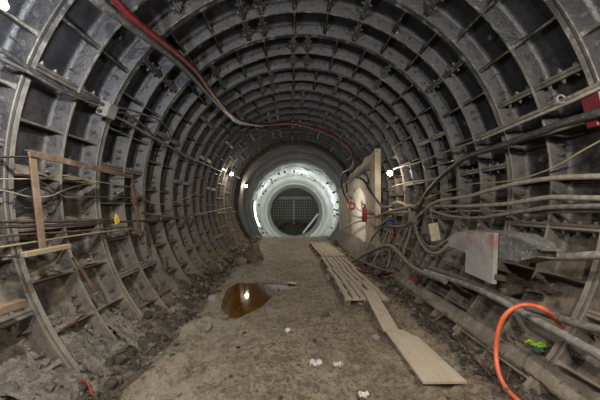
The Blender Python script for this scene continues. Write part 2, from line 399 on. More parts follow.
T_SIDE = math.radians(52)
SECT = {'ceiling': (-T_SIDE, T_SIDE, 72), 'wall_left': (-math.radians(142), -T_SIDE, 62), 'wall_right': (T_SIDE, math.radians(142), 62)}
sect_obj = {
    'ceiling': struct('ceiling', 'dark iron crown of the tunnel lining with crossing ribs overhead', 'ceiling'),
    'wall_left': struct('wall_left', 'ribbed iron tunnel wall behind the rusty frame', 'wall'),
    'wall_right': struct('wall_right', 'ribbed iron tunnel wall hung with cables and pipes', 'wall'),
}
first = -3.6
nring = 13
for ri in range(nring):
    i0 = first + 2 * ri
    key = 0.0 if (round((i0 - 0.4) / 2) % 2 == 0) else -math.radians(16)
    Y0, Y1, Y2 = i0 * W, (i0 + 1) * W, (i0 + 2) * W
    near = 2.0 <= i0 < 12
    ribs = []          # (theta, joint?)
    for sgn in (1, -1):
        for k in range(0, 17):
            ribs.append((key + sgn * (0.05 + k * CELL), k % 3 == 0))
    for nm, (ta, tb, n) in SECT.items():
        m = MB()
        nn = n if i0 < 14 else n // 2
        lathe(m, prof(True, False, Y0, Y1), ta, tb, nn)
        lathe(m, prof(False, True, Y1, Y2), ta, tb, nn)
        for th, jt in ribs:
            if not (ta <= th < tb): continue
            for bay, (ya, yb) in enumerate(((Y0 + 0.046, Y1 - 0.015), (Y1 + 0.015, Y2 - 0.046))):
                if jt:
                    for sd in (-1, 1):
                        rib(m, th + sd * 0.0185 / RS, ya, yb, 0.034, H - 0.006, False)
                    if 0 < i0 < 15:
                        for sd in (-1, 1):
                            er = Vector((math.sin(th), 0, math.cos(th))); et = Vector((math.cos(th), 0, -math.sin(th)))
                            for q in (0.2, 0.5, 0.8):
                                p = Vector((AX, ya + (yb - ya) * q, AZ)) + er * (R + 0.075) + et * sd * 0.038
                                nut(m, p, et * sd, 0.015, random.choice((0, 0, 0.012)))
                else:
                    rib(m, th, ya, yb, 0.026, 0.15)
        # bolts through the circumferential flanges, plugs in the skin
        if 0 < i0 < 17:
            allr = sorted(t for t, j in ribs)
            for a, b in zip(allr, allr[1:]):
                mid_ = (a + b) / 2
                if b - a < 0.12 or not (ta <= mid_ < tb): continue
                low = abs(mid_) > math.radians(60)
                for q in (0.27, 0.73):
                    th = a + (b - a) * q
                    p = polar(th, R + 0.10, Y2 - 0.050)
                    if low: nut(m, p, Vector((0, -1, 0)), 0.019, random.uniform(0.0, 0.07))
                    else: nut(m, p, Vector((0, -1, 0)), 0.015, 0.0)
                if low:
                    p = polar(mid_, R + 0.10, Y1 - 0.019)
                    nut(m, p, Vector((0, -1, 0)), 0.019, random.uniform(0.0, 0.06))
                    if random.random() < 0.5:
                        p = polar(a + (b - a) * 0.3, R + 0.10, Y1 - 0.019)
                        nut(m, p, Vector((0, -1, 0)), 0.018, random.uniform(0.02, 0.07))
                else:
                    p = polar(mid_, R + 0.10, Y1 - 0.019)
                    nut(m, p, Vector((0, -1, 0)), 0.015, 0.0)
                if i0 < 11:   # grout plug in the middle of the plate
                    er = Vector((math.sin(mid_), 0, math.cos(mid_)))
                    if round(mid_ * 10) % 3 == 0:
                        p = polar(mid_, RS + 0.012, (Y1 + Y2) / 2)
                        m.cyl(p, p - er * 0.03, 0.055, 14, 0); m.cyl(p - er * 0.03, p - er * 0.05, 0.028, 6, 2)
        o = m.build('lining_ring', [M['iron'], M['iron_edge'], M['bolt']], sect_obj[nm], 40)

# ------------------------------------------------------------------ end of the iron lining, the sleeve and the lit chamber beyond
def axis_shift(s, dx, dz): return (dx * U, CAMZ + dz * U)
def tube_surface(m, stations, n=72, t0=0, t1=2 * PI, rough=0.0, rs=1.0, mi=0):
    """stations: (Y, radius, cx, cz)"""
    o = len(m.v); k = len(stations)
    for i in range(n + 1):
        th = t0 + (t1 - t0) * i / n; s, c = math.sin(th), math.cos(th)
        for (Y, r, cx, cz) in stations:
            rr = r
            if rough: rr += rough * noise.fractal(Vector((s * 3 * rs, c * 3 * rs, Y * 0.8 * rs)), 0.9, 2.0, 4)
            m.v.append((cx + rr * s, Y, cz + rr * c))
    for i in range(n):
        for j in range(k - 1):
            a = o + i * k + j; m.f.append([a, a + 1, a + 1 + k, a + k]); m.m.append(mi)
def lerp(a, b, t): return a + (b - a) * t
ya, yb = 22.4 * W, 28.8 * W
sleeve = MB(); st = [(ya - 0.06, RS + 0.02, AX, AZ), (ya - 0.06, 2.52, AX, AZ), (ya, 2.47, AX, AZ)]
for i in range(1, 17):
    t = i / 16
    st.append((lerp(ya, yb, t), 2.47 + (0.05 if i in (5, 6, 11, 12) else 0), lerp(AX, 130 * U, t), lerp(AZ, CAMZ, t)))
st += [(yb + 0.01, 2.75, 130 * U, CAMZ)]
tube_surface(sleeve, st, 84, rough=0.05)
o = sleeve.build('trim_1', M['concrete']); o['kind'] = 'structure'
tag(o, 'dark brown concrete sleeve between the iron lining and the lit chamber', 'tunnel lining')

yc = 36.0 * W
ch = MB(); st = []
for i in range(0, 41):
    t = i / 40
    r = 2.52 + (0.09 if i % 5 in (2, 3) else 0.0)
    st.append((lerp(yb + 0.02, yc, t), r, lerp(130, 108, t) * U, CAMZ + lerp(0, -198, t) * U))
tube_surface(ch, st, 96, rough=0.10, rs=2.0)
for i in range(26):      # bolt plates standing off the sprayed lining
    t = random.uniform(0.2, 0.95); th = random.uniform(-2.2, 2.2)
    c0 = Vector((lerp(130, 108, t) * U, lerp(yb, yc, t), CAMZ + lerp(0, -198, t) * U))
    er = Vector((math.sin(th), 0, math.cos(th)))
    ch.cyl(c0 + er * 2.6, c0 + er * 2.40, 0.05, 8, 1)
o = ch.build('trim_2', [M['shotcrete'], M['dark_metal']]); o['kind'] = 'structure'
tag(o, 'brightly lit rough grey sprayed lining of the far chamber', 'tunnel lining')

yd, ye = 43.0 * W, 43.6 * W
rg = MB()
c1 = (108 * U, CAMZ - 198 * U); c2 = (129 * U, CAMZ - 249 * U)
st = [(yc - 0.02, 2.72, *c1), (yc - 0.02, 2.33, *c1), (yc + 0.12, 2.25, *c1), (yc + 0.9, 2.15, *c1), (yc + 1.0, 2.04, *c1), (yc + 2.4, 1.98, *c1)]
tube_surface(rg, st, 84, rough=0.012)
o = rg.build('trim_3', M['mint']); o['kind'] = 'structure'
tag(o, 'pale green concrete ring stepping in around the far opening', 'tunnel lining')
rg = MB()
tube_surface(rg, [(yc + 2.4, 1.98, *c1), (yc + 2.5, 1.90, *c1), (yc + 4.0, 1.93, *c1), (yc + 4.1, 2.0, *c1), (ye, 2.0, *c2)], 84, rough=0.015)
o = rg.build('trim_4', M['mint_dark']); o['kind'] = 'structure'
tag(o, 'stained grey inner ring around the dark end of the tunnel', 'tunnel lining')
ef = MB(); n = 48
ef.add([(c2[0] + 2.1 * math.sin(2 * PI * i / n), ye, c2[1] + 2.1 * math.cos(2 * PI * i / n)) for i in range(n)], [list(range(n))])
ef.add([(c2[0] + 2.1 * math.sin(2 * PI * i / n), ye + 0.2, c2[1] + 2.1 * math.cos(2 * PI * i / n)) for i in range(n)], [list(range(n))])
o = ef.build('wall_far', M['dark_metal']); o['kind'] = 'structure'
# mesh screen standing in front of the far wall
scr = thing('mesh_screen', 'dark wire mesh screen closing the far end of the tunnel', 'screen', (c2[0], ye - 0.25, c2[1] - 0.5))
g = MB()
def halfw(z): return math.sqrt(max(0.01, 1.93 ** 2 - (z - c2[1]) ** 2))
for k in range(-9, 10):
    x = c2[0] + k * 0.2; hw = math.sqrt(max(0.0, 1.9 ** 2 - (k * 0.2) ** 2))
    g.bar((x, ye - 0.2, c2[1] - min(0.55, hw)), (x, ye - 0.2, c2[1] + min(1.15, hw)), 0.03, 0.03, (0, 1, 0))
for k in range(-2, 6):
    z = c2[1] + k * 0.22; g.bar((c2[0] - halfw(z), ye - 0.22, z), (c2[0] + halfw(z), ye - 0.22, z), 0.03, 0.03)
sub(scr, g, 'wire_mesh', M['cable_dust'])
g = MB(); g.bar((c2[0] - 0.1, ye - 0.3, c2[1] - 0.9), (c2[0] - 0.1, ye - 0.3, c2[1] + 1.3), 0.12, 0.1, (0, 1, 0)); sub(scr, g, 'post', M['pipe'])
g = MB(); g.bar((c2[0] - 1.35, ye - 0.32, c2[1] + 1.25), (c2[0] + 1.35, ye - 0.32, c2[1] + 1.25), 0.14, 0.16); sub(scr, g, 'header_beam', M['pipe'])
# spoil heap inside the far ring
hp = MB(); nx, ny = 26, 18; o0 = len(hp.v)
for j in range(ny + 1):
    for i in range(nx + 1):
        u, v = i / nx * 2 - 1, j / ny
        Y = lerp(yc + 4.3, ye - 0.4, v); x = lerp(c1[0], c2[0], v) + u * 1.5
        z = c2[1] - 1.75 + 1.1 * (v ** 0.6) * (1 - 0.5 * u * u) + 0.12 * fbm(x * 2, Y * 2)
        wall = lerp(c1[1], c2[1], v) - math.sqrt(max(0, 1.97 ** 2 - (u * 1.5) ** 2))
        hp.v.append((x, Y, max(z, wall + 0.01)))
for j in range(ny):
    for i in range(nx):
        a = j * (nx + 1) + i; hp.f.append([a, a + 1, a + nx + 2, a + nx + 1]); hp.m.append(0)
tag(hp.build('spoil_heap', M['clod']), 'dark heap of spoil below the mesh screen in the far ring', 'spoil heap')
g = MB(); g.bar(at(303, 233, yc + 0.9), at(318, 214, yc + 1.6), 0.12, 0.09)
tag(g.build('leaning_beam', M['mint']), 'pale beam leaning across the far ring opening', 'beam')

# ------------------------------------------------------------------ mud floor
PUD = [(222, 306), (224, 297), (229, 288), (240, 282.5), (254, 283), (270, 283), (296, 284), (300, 287), (284, 290), (276, 293), (270, 300), (263, 306), (252, 311), (240, 316), (229, 316)]
PUDW = [onz(292 + (x - 292) * 1.02 - 1, 283 + (y - 283) * 1.1, -0.02) for x, y in PUD]
def in_puddle(x, y):
    """signed-ish distance to the puddle outline, positive inside"""
    ins = False; dmin = 1e9; n = len(PUDW)
    for i in range(n):
        a, b = PUDW[i], PUDW[(i + 1) % n]
        if (a.y > y) != (b.y > y) and x < (b.x - a.x) * (y - a.y) / (b.y - a.y) + a.x: ins = not ins
        e = Vector((b.x - a.x, b.y - a.y)); p = Vector((x - a.x, y - a.y))
        t = max(0, min(1, p.dot(e) / max(1e-9, e.dot(e)))); dmin = min(dmin, (p - e * t).length)
    return dmin if ins else -dmin
def ground(x, Y, fine=True):
    z = 0.0
    z += 0.15 * sm(-1.55, -2.0, x) + 0.04 * sm(1.45, 1.6, x) - 0.09 * sm(1.62, 1.95, x)
    z -= 0.05 * math.exp(-((x + 1.45) / 0.14) ** 2) * sm(14 * K, 8 * K, Y)
    z += 0.06 * math.exp(-((x + 1.24) / 0.14) ** 2) * sm(6.3 * K, 5.0 * K, Y)
    rut = math.exp(-((x + 1.01 - 0.15 * (Y - 2.58)) / 0.045) ** 2) * sm(3.9, 3.4, Y) * sm(2.3, 2.5, Y)
    z -= 0.07 * rut
    z += 0.05 * sm(7.0 * K, 9.0 * K, Y) * sm(-0.1, -0.9, x) * sm(24 * K, 15 * K, Y)
    k = 0.55 if abs(x - 0.35) < 0.9 else 1.0
    z += 0.035 * k * fbm(x, Y, 1.3, 3) + 0.03 * k * fbm(x + 9, Y, 4.5, 4)
    edge = max(sm(-1.25, -1.6, x), sm(1.5, 1.75, x))
    z += 0.05 * edge * abs(fbm(x, Y, 5.0, 4)) + 0.02 * fbm(x, Y + 5, 9.0, 4) + 0.02 * max(0, noise.noise(Vector((x * 20, Y * 16, 1)))) * sm(8, 4, Y)
    if -2.2 < x < 0.6 and 5.0 * K < Y < 9.5 * K:
        d = in_puddle(x, Y)
        z = z * sm(0.02, -0.35, d) + (-0.075 * sm(-0.05, 0.12, d)) + 0.012 * sm(-0.4, -0.03, d) * sm(0.05, -0.03, d) + 0.008 * fbm(x, Y, 16, 3)
    return z
fl = MB(); ys = []; y = 1.2
while y < 26.6 * W: ys.append(y); y += max(0.022, y * 0.0105)
ys = [-2.6, -1.5, -0.5, 0.3, 0.8] + ys
nx = 210
def hw(z=0.0): return math.sqrt(RS ** 2 - (AZ - z) ** 2)
for Y in ys:
    for i in range(nx + 1):
        u = i / nx * 2 - 1
        x = AX + u * (hw(0.1) + 0.02); z = ground(x, Y)
        fl.v.append((x, Y, z))
for j in range(len(ys) - 1):
    for i in range(nx):
        a = j * (nx + 1) + i; fl.f.append([a, a + 1, a + nx + 2, a + nx + 1]); fl.m.append(0)
# closing face at the far edge
last = (len(ys) - 1) * (nx + 1); o0 = len(fl.v)
for i in range(nx + 1):
    v = fl.v[last + i]; fl.v.append((v[0], v[1] + 0.4, v[2] - 0.9))
for i in range(nx): fl.f.append([last + i, last + i + 1, o0 + i + 1, o0 + i]); fl.m.append(0)
o = fl.build('floor', M['mud'], None, 80); o['kind'] = 'structure'
tag(o, 'trampled muddy tunnel floor', 'floor')
pm = MB(); cx = sum((p for p in PUDW), Vector()) / len(PUDW)
outl = spline(PUDW + [PUDW[0]], 4)[:-1]
outl = [cx + (p - cx) * 1.12 for p in outl]
n = len(outl)
inn = [cx + (p - cx) * 0.5 for p in outl]
pm.v = [(p.x, p.y, -0.022) for p in outl] + [(p.x, p.y, -0.022) for p in inn] + [(p.x, p.y, -0.05) for p in outl]
for i in range(n):
    j = (i + 1) % n
    pm.f.append([i, j, n + j, n + i]); pm.m.append(0)
    pm.f.append([i, 2 * n + i, 2 * n + j, j]); pm.m.append(0)
pm.f.append([n + i for i in range(n)]); pm.m.append(0)
tag(pm.build('puddle', M['water'], None, 20), 'brown muddy puddle on the floor', 'puddle')

kb = MB(); ta, tb = math.radians(127.6), math.radians(131.6); o0 = 0; nk = 60
for i in range(nk + 1):
    y = lerp(3.0 * W, 10.4 * W, i / nk)
    for (th, r) in ((ta, RS + 0.01), (ta, R + 0.0), (ta + 0.008, R - 0.02), (tb - 0.008, R - 0.02), (tb, R + 0.0), (tb, RS + 0.01)):
        j = 0.012 * noise.noise(Vector((th * 30, y * 3, r * 5))) + 0.006 * noise.noise(Vector((th * 60, y * 14, 3)))
        kb.v.append(tuple(polar(th + j * 0.6, r + j, y)))
for i in range(nk):
    for q in range(5):
        a = i * 6 + q; kb.f.append([a, a + 1, a + 7, a + 6]); kb.m.append(0)
kb.f.append(list(range(6))); kb.f.append([nk * 6 + q for q in range(5, -1, -1)]); kb.m += [0, 0]
o = kb.build('trim_6', M['kerb'], None, 40); o['kind'] = 'structure'
tag(o, 'dusty thick kerb along the foot of the cable hung wall', 'kerb')
# ------------------------------------------------------------------ rubble and clods
def lining_x(z, sgn, r=R + 0.02):
    return AX + sgn * math.sqrt(max(0.01, r * r - (z - AZ) ** 2))
rb = MB()
cells = [i for i in range(0, 17)]
# heaps of broken stone lying in the lowest pockets of the wall behind the frame
for bay in range(2, 12):
    i0 = bay + 0.4; Ya, Yb = i0 * W + 0.04, (i0 + 1) * W - 0.04
    nxx, nyy = (36, 34) if bay < 6 else (14, 16); o0 = len(rb.v)
    top = math.radians(118 - (bay % 3) * 1.5 + (bay - 3) * 0.8); bot = math.radians(139)
    for j in range(nyy + 1):
        Y = lerp(Ya, Yb, j / nyy)
        for i in range(nxx + 1):
            t = i / nxx; th = -lerp(top, bot, t)
            depth = RS - (0.02 + (0.27 if bay < 4 else 0.21) * sm(0, 0.7 if bay < 4 else 0.75, t)) + 0.05 * fbm(t * 3 + bay, Y * 3, 1.2, 4) - 0.035 * abs(fbm(t * 6 + bay, Y * 12, 1.0, 4)) - 0.012 * fbm(t * 22, Y * 40, 1.0, 3)
            depth += 0.06 * sm(0.4, 0.0, abs(j / nyy - 0.9))
            rb.v.append(tuple(polar(th, min(RS, depth), Y)))
    for j in range(nyy):
        for i in range(nxx):
            a = o0 + j * (nxx + 1) + i; rb.f.append([a, a + 1, a + nxx + 2, a + nxx + 1]); rb.m.append(0)
    for k in range(int(170 / (1 + max(0, bay - 4) * 0.25))):
        t = random.uniform(0.15, 1); th = -lerp(top, bot, t); Y = random.uniform(Ya, Yb)
        r = random.choice((0.008, 0.01, 0.012, 0.015, 0.02, 0.03)) * random.uniform(0.7, 1.4)
        rb.lump(polar(th, RS - (0.02 + 0.19 * sm(0, 0.75, t)), Y), r, 0, 1, 0.8, k + bay * 50)
dt = MB()
for ri in range(1, 7):
    i0 = first + 2 * (ri + 2); key = 0.0 if (round((i0 - 0.4) / 2) % 2 == 0) else -math.radians(16)
    for k in (8, 9, 10, 11):
        th = key - (0.05 + k * CELL)
        if not math.radians(88) < -th < math.radians(128): continue
        for bay in (0, 1):
            if random.random() < 0.2: continue
            Ya, Yb = (i0 + bay) * W + 0.05, (i0 + bay + 1) * W - 0.03; o0 = len(dt.v); hgt = random.uniform(0.05, 0.11); na, nb_ = 12, 8
            for j in range(na + 1):
                for i in range(nb_ + 1):
                    u, v = i / nb_, j / na; q = polar(th + 0.006, RS - 0.01 - 0.15 * u, lerp(Ya, Yb, v))
                    q.z += hgt * (1 - u) ** 0.8 * (0.45 + 0.55 * math.sin(PI * v)) + 0.02 * fbm(u * 3 + k, v * 4 + i0, 1.0, 4) - 0.004
                    q.x -= 0.0; dt.v.append(tuple(q))
            for j in range(na):
                for i in range(nb_):
                    a = o0 + j * (nb_ + 1) + i; dt.f.append([a, a + 1, a + nb_ + 2, a + nb_ + 1]); dt.m.append(0)
            for q in range(5):
                dt.lump(polar(th + 0.02, RS - random.uniform(0.04, 0.14), random.uniform(Ya, Yb)) + Vector((0, 0, 0.02)), random.uniform(0.012, 0.028), 0, 1, 0.8, q + k * 7)
o = dt.build('dirt', M['ledge_dirt'], None, 60)
tag(o, 'brown dirt lying on the ribs of the wall behind the frame', 'dirt', kind='stuff')
o = rb.build('rubble', M['rubble'], None, 60)
tag(o, 'pale broken stone filling the lowest pockets of the wall behind the frame', 'rubble', kind='stuff')
cl = MB()
for k in range(1300):
    Y = 1.7 + 12 * random.random() ** 1.7; x = random.gauss(-1.68, 0.19)
    if in_puddle(x, Y) > -0.06: continue
    r = random.choice((0.010, 0.014, 0.02, 0.03, 0.045)) * random.uniform(0.7, 1.4)
    if x < lining_x(ground(x, Y), -1) + 0.02: continue
    cl.lump((x, Y, ground(x, Y) + r * 0.25), r, 0 if random.random() < 0.7 else 1, 1, 0.7, k)
o = cl.build('mud_clods', [M['clod'], M['rubble']], None, 60)
tag(o, 'dark clods and stones heaped along the foot of the wall behind the frame', 'rubble', kind='stuff')
cl = MB()
for k in range(1100):
    Y = 1.7 + 10 * random.random() ** 1.6; x = random.gauss(1.82, 0.13)
    if x < 1.56: continue
    r = random.choice((0.010, 0.014, 0.02, 0.03, 0.042)) * random.uniform(0.7, 1.4)
    if x > lining_x(ground(x, Y), 1) - 0.02: continue
    cl.lump((x, Y, ground(x, Y) + r * 0.25), r, 0 if random.random() < 0.8 else 1, 1, 0.7, k + 900)
o = cl.build('dark_rubble', [M['clod'], M['rubble']], None, 60)
tag(o, 'dark clods and stones along the foot of the cable hung wall', 'rubble', kind='stuff')
cl = MB()
for k in range(420):
    Y = 1.7 + 12 * random.random() ** 1.6; x = random.uniform(-1.4, 1.5)
    if in_puddle(x, Y) > -0.08 or (0.6 < x < 1.6 and Y > 2.3): continue
    r = random.choice((0.006, 0.009, 0.012, 0.018)) * random.uniform(0.7, 1.4)
    cl.lump((x, Y, ground(x, Y) + r * 0.2), r, random.choice((0, 0, 1, 2)), 1, 0.7, k + 1900)
o = cl.build('pebbles', [M['clod'], M['rubble'], M['rock']], None, 60)
tag(o, 'small stones scattered over the trampled mud', 'pebbles', kind='stuff')
# stones one can single out
def stone(px, py, r, mat, label, sq=0.75, sub_=2, lift=0.3):
    p = onz(px, py, 0.0); p = onz(px, py, ground(p.x, p.y))
    m = MB(); c = Vector((p.x, p.y, ground(p.x, p.y) + r * lift)); m.lump(c, r, 0, sub_, sq, px * 0.13, 0.3)
    return tag(m.build('stone', mat, None, 40, c), label, 'stone')
stone(254, 261.5, 0.26, M['boulder'], 'large grey brown boulder on the mud just past the puddle', 1.0, 3, 0.55)
stone(241, 264, 0.15, M['rock'], 'grey stone at the foot of the wall beside the large boulder', 0.8, 2)
stone(213, 302, 0.10, M['rock'], 'grey stone near the front edge of the puddle', 0.8)
stone(225, 319, 0.06, M['rock'], 'small grey stone on the near bank of the puddle', 0.6)
stone(203, 327, 0.085, M['rock'], 'grey stone in the pale mud between the puddle and the wall', 0.7)
stone(376, 339, 0.045, M['rock'], 'small pale pebble beside the boards', 0.8)
stone(330, 279, 0.10, M['rock'], 'pale stone against the side of the pallets', 0.7)
stone(326, 316, 0.07, M['rock_brown'], 'brown clod on the mud in front of the nearest pallet', 0.6)
stone(362, 303, 0.13, M['rock'], 'grey stone under the front edge of the nearest pallet', 0.6)
stone(117, 343, 0.10, M['rubble'], 'pale chunk lying at the foot of a wall rib', 0.9)
stone(12, 365, 0.22, M['rubble'], 'large pale chunk in the rubble of the nearest wall pocket', 0.6)
stone(288, 331, 0.035, M['white_scrap'], 'tiny white stone on the open mud before the puddle', 0.7)

# ------------------------------------------------------------------ scraps on the mud
def scrap(px, py, size, mat, label, name='paper_scrap', cat='scrap'):
    p = onz(px, py); p.z = ground(p.x, p.y) + 0.012
    m = MB(); n = 9
    for side in (0.004, -0.004):
        m.v += [(p.x + size * (i / n - 0.5) * (1.4 if True else 1), p.y + size * (j / n - 0.5) + 0.2 * size * math.sin(i), p.z + side + 0.018 * noise.noise(Vector((i * 0.6 + px, j * 0.6, 0)))) for j in range(n + 1) for i in range(n + 1)]
    K = (n + 1) ** 2
    for j in range(n):
        for i in range(n):
            if noise.noise(Vector((i * 0.45 + px, j * 0.45, 5))) < -0.22: continue
            a = j * (n + 1) + i
            for b, fl_ in ((0, 1), (K, -1)):
                m.f.append([a + b, a + b + 1, a + b + n + 2, a + b + n + 1][::fl_]); m.m.append(0)
    return tag(m.build(name, mat, None, 60, p), label, cat)
scrap(316, 365, 0.085, M['white_scrap'], 'torn white paper scrap trodden into the mud')
scrap(338, 366, 0.06, M['white_scrap'], 'smaller white paper scrap between the torn scrap and the board')
scrap(364, 398, 0.06, M['white_scrap'], 'white scrap in the mud in front of the wide board')
scrap(293, 283, 0.16, M['white_scrap'], 'white scrap at the far tip of the puddle')
m = MB(); a, b = onz(82, 382, 0.1), onz(92, 395, 0.03)
m.tube(spline([a + Vector((0, 0, 0.02)), (a + b) / 2 + Vector((0.01, 0, 0.03)), b], 4), 0.009, 8)
tag(m.build('red_stick', M['red_bright'], None, 40, a), 'short red stick in the mud at the foot of the wall', 'stick')

# ------------------------------------------------------------------ pallets
def pallet(x0, x1, y0, y1, z, nslat, label, tilt=0.0, skew=0.0, dark=False, curl=0.0):
    loc = Vector((x0, y0, 0))
    t = thing('pallet', label, 'pallet', loc, 'pallets laid as a walkway')
    wdt = (x1 - x0) / nslat; th = 0.024
    mat = M['pallet']
    def zz(y): return z + tilt * (y - y0)
    for i in range(nslat):
        m = MB(); xc = x0 + wdt * (i + 0.5)
        dx = random.uniform(-0.012, 0.012); e0, e1 = random.uniform(-0.03, 0.03), random.uniform(-0.03, 0.03)
        K = 5; o0 = len(m.v); w2 = wdt * 0.36
        for k in range(K + 1):
            u = k / K; yy = lerp(y0 + e0, y1 + e1, u)
            xx = xc + dx + skew * (yy - y0) + curl * u * u
            zt = zz(yy) + random.uniform(-0.003, 0.003)
            m.v += [(xx - w2, yy, zt - th), (xx + w2, yy, zt - th), (xx + w2, yy, zt), (xx - w2, yy, zt)]
        for k in range(K):
            a = o0 + k * 4
            for q in range(4): m.f.append([a + q, a + (q + 1) % 4, a + 4 + (q + 1) % 4, a + 4 + q]); m.m.append(0)
        m.f.append([o0, o0 + 1, o0 + 2, o0 + 3]); m.m.append(0)
        m.f.append([o0 + K * 4 + q for q in (3, 2, 1, 0)]); m.m.append(0)
        sub(t, m, 'slat', mat, 30)
    nb = 3 if y1 - y0 < 2.5 else 5
    for k in range(nb):
        yy = lerp(y0 + 0.05, y1 - 0.05, k / (nb - 1)); s = skew * (yy - y0) + curl * ((yy - y0) / (y1 - y0)) ** 2
        hgt = zz(yy) - th - 0.02
        gz = max(0.0, min(ground((x0 + x1) / 2, yy), hgt - 0.05)) if False else -0.02
        m = MB(); m.bar((x0 + s, yy, zz(yy) - th - 0.012), (x1 + s, yy, zz(yy) - th - 0.012), 0.09, 0.022); sub(t, m, 'bearer', M['pallet'], 30)
        for q in (0.06, 0.5, 0.94):
            xx = lerp(x0, x1, q) + s; m = MB(); h_ = zz(yy) - th - 0.022 - gz
            m.box((xx, yy, gz + h_ / 2), (0.10, 0.11, h_), None, 0, 0.006); sub(t, m, 'block', M['pallet_dark'], 30)
    return t
pallet(0.80, 1.47, 6.35 * K, 7.80 * K, 0.15, 6, 'nearest slatted wooden pallet, the narrow board resting on it')
pallet(0.82, 1.46, 7.90 * K, 9.45 * K, 0.145, 6, 'slatted wooden pallet second from the boards', 0, -0.043)
pallet(0.82, 1.46, 9.55 * K, 11.5 * K, 0.15, 6, 'slatted wooden pallet third from the boards', 0.0, -0.022)
pallet(0.84, 1.50, 12.0 * K, 16.1 * K, 0.13, 7, 'long pale slatted pallet farthest along the walkway', 0.017, -0.072, False, 0.05)
# boards
def board(name, quad, th, label, n=10, notch=None):
    """quad: four corners on the upper face, near-left, near-right, far-right, far-left"""
    m = MB(); a, b, c, d = (Vector(q) for q in quad); k = n + 1
    for dz in (0, -th):
        for i in range(k):
            u = i / n; l, r = a.lerp(d, u), b.lerp(c, u)
            if notch: r = l.lerp(r, notch(u))
            for j in range(4): 
                p = l.lerp(r, j / 3); m.v.append((p.x, p.y, p.z + dz + 0.004 * noise.noise(Vector((p.x * 3, p.y * 3, 1)))))
    K = k * 4
    for i in range(n):
        for j in range(3):
            q = i * 4 + j
            m.f.append([q, q + 1, q + 5, q + 4]); m.m.append(0)
            m.f.append([K + q, K + q + 4, K + q + 5, K + q + 1]); m.m.append(0)
        for j in (0, 3):
            q = i * 4 + j; m.f.append([q, q + 4, K + q + 4, K + q]); m.m.append(0)
    for i in (0, n):
        for j in range(3):
            q = i * 4 + j; m.f.append([q, q + 1, K + q + 1, K + q]); m.m.append(0)
    return tag(m.build(name, M['board'], None, 30, a), label, 'board')
zb = 0.055
q = [onz(423, 382, zb), onz(467, 381, zb), onz(402, 328, zb + 0.02), onz(383, 327, zb + 0.02)]
def nt_(u): return 1.0 if u < 0.75 else lerp(1.0, 0.93, sm(0.75, 0.85, u))
q[2] = onz(412, 331, zb + 0.02)
board('wide_board', q, 0.02, 'wide pale board lying on the mud', 14, lambda u: 1.0 if u < 0.8 else lerp(1.0, 0.72, sm(0.8, 1.0, u)))
q = [onz(383.5, 330, 0.095), onz(398, 328, 0.095), onz(375, 290, 0.185), onz(363.5, 290.5, 0.185)]
board('narrow_board', q, 0.02, 'narrow pale board leading from the wide board up onto the pallet', 10)

# ------------------------------------------------------------------ rusty frame by the wall
XF = -2.10
def bar_thing(t, name, p, q, w, h, mat, up=(1, 0, 0), hollow=False):
    m = MB(); m.bar(p, q, w, h, up, 0, min(w, h) * 0.12); return sub(t, m, name, mat, 30)
p1, p2 = onx(32, 154, XF), onx(43, 250, XF); p3, p4 = onx(132, 177, XF), onx(141, 236, XF)
fr = thing('rusty_frame', 'rusty angle iron frame standing off the wall above a timber', 'frame', (XF, p2.y, p2.z))
def angle_bar(t, name, p, q, w, mat, inward):
    m = MB(); m.bar(p, q, w, 0.012, inward, 0, 0.002)
    d = Vector(inward).normalized() * w / 2
    side = (Vector(q) - Vector(p)).normalized().cross(Vector(inward)).normalized() * w / 2
    m.bar(Vector(p) + d + side, Vector(q) + d + side, 0.012, w, inward, 0, 0.002)
    return sub(t, m, name, mat, 30)
angle_bar(fr, 'post', p1 + Vector((0, 0, 0.02)), p2, 0.062, M['rust_pale'], (-1, 0, 0))
angle_bar(fr, 'post', p3, p4, 0.055, M['rust'], (-1, 0, 0))
angle_bar(fr, 'top_rail', p1 + Vector((0.014, -0.03, 0)), p3 + Vector((0.014, 0, 0)), 0.05, M['rust'], (-1, 0, 0))
for nm, p in (('bracket', p1), ('bracket', p3)):
    e = Vector((lining_x(p.z, -1, R), p.y + 0.02, p.z - 0.02)); bar_thing(fr, nm, p + Vector((-0.01, 0.02, -0.02)), e, 0.04, 0.012, M['rust_dark'], (0, 0, 1))
tb = thing('timber_batten', 'short light timber batten under the rusty post', 'timber', onx(24, 255, XF))
a, b = onx(23, 255, XF), onx(69, 246, XF)
bar_thing(tb, 'batten', a, b, 0.05, 0.045, M['timber'], (0, 0, 1))
for p in (a + Vector((0, 0.06, 0)), b - Vector((0, 0.06, 0))):
    bar_thing(tb, 'stub_bracket', p + Vector((0, 0, -0.02)), Vector((lining_x(p.z, -1, RS), p.y, p.z - 0.03)), 0.03, 0.012, M['rust_dark'], (0, 0, 1))
# square tube sticking out of the nearest pocket
p = onr(21, 303, 2.42); m = MB(); q = p + Vector((-0.05, -1.5, 0.05))
d = (q - p).normalized(); m.bar(p, q, 0.085, 0.065, (0, 0, 1), 0, 0.006); m.bar(p - d * 0.002, p + d * 0.02, 0.06, 0.04, (0, 0, 1), 1)  # dark inset on the solid end stands in for the shaded hollow
tag(m.build('square_tube', [M['rust_pale'], M['dark_metal']], None, 30, p), 'rusty square tube with an open end poking from the nearest wall pocket', 'tube')

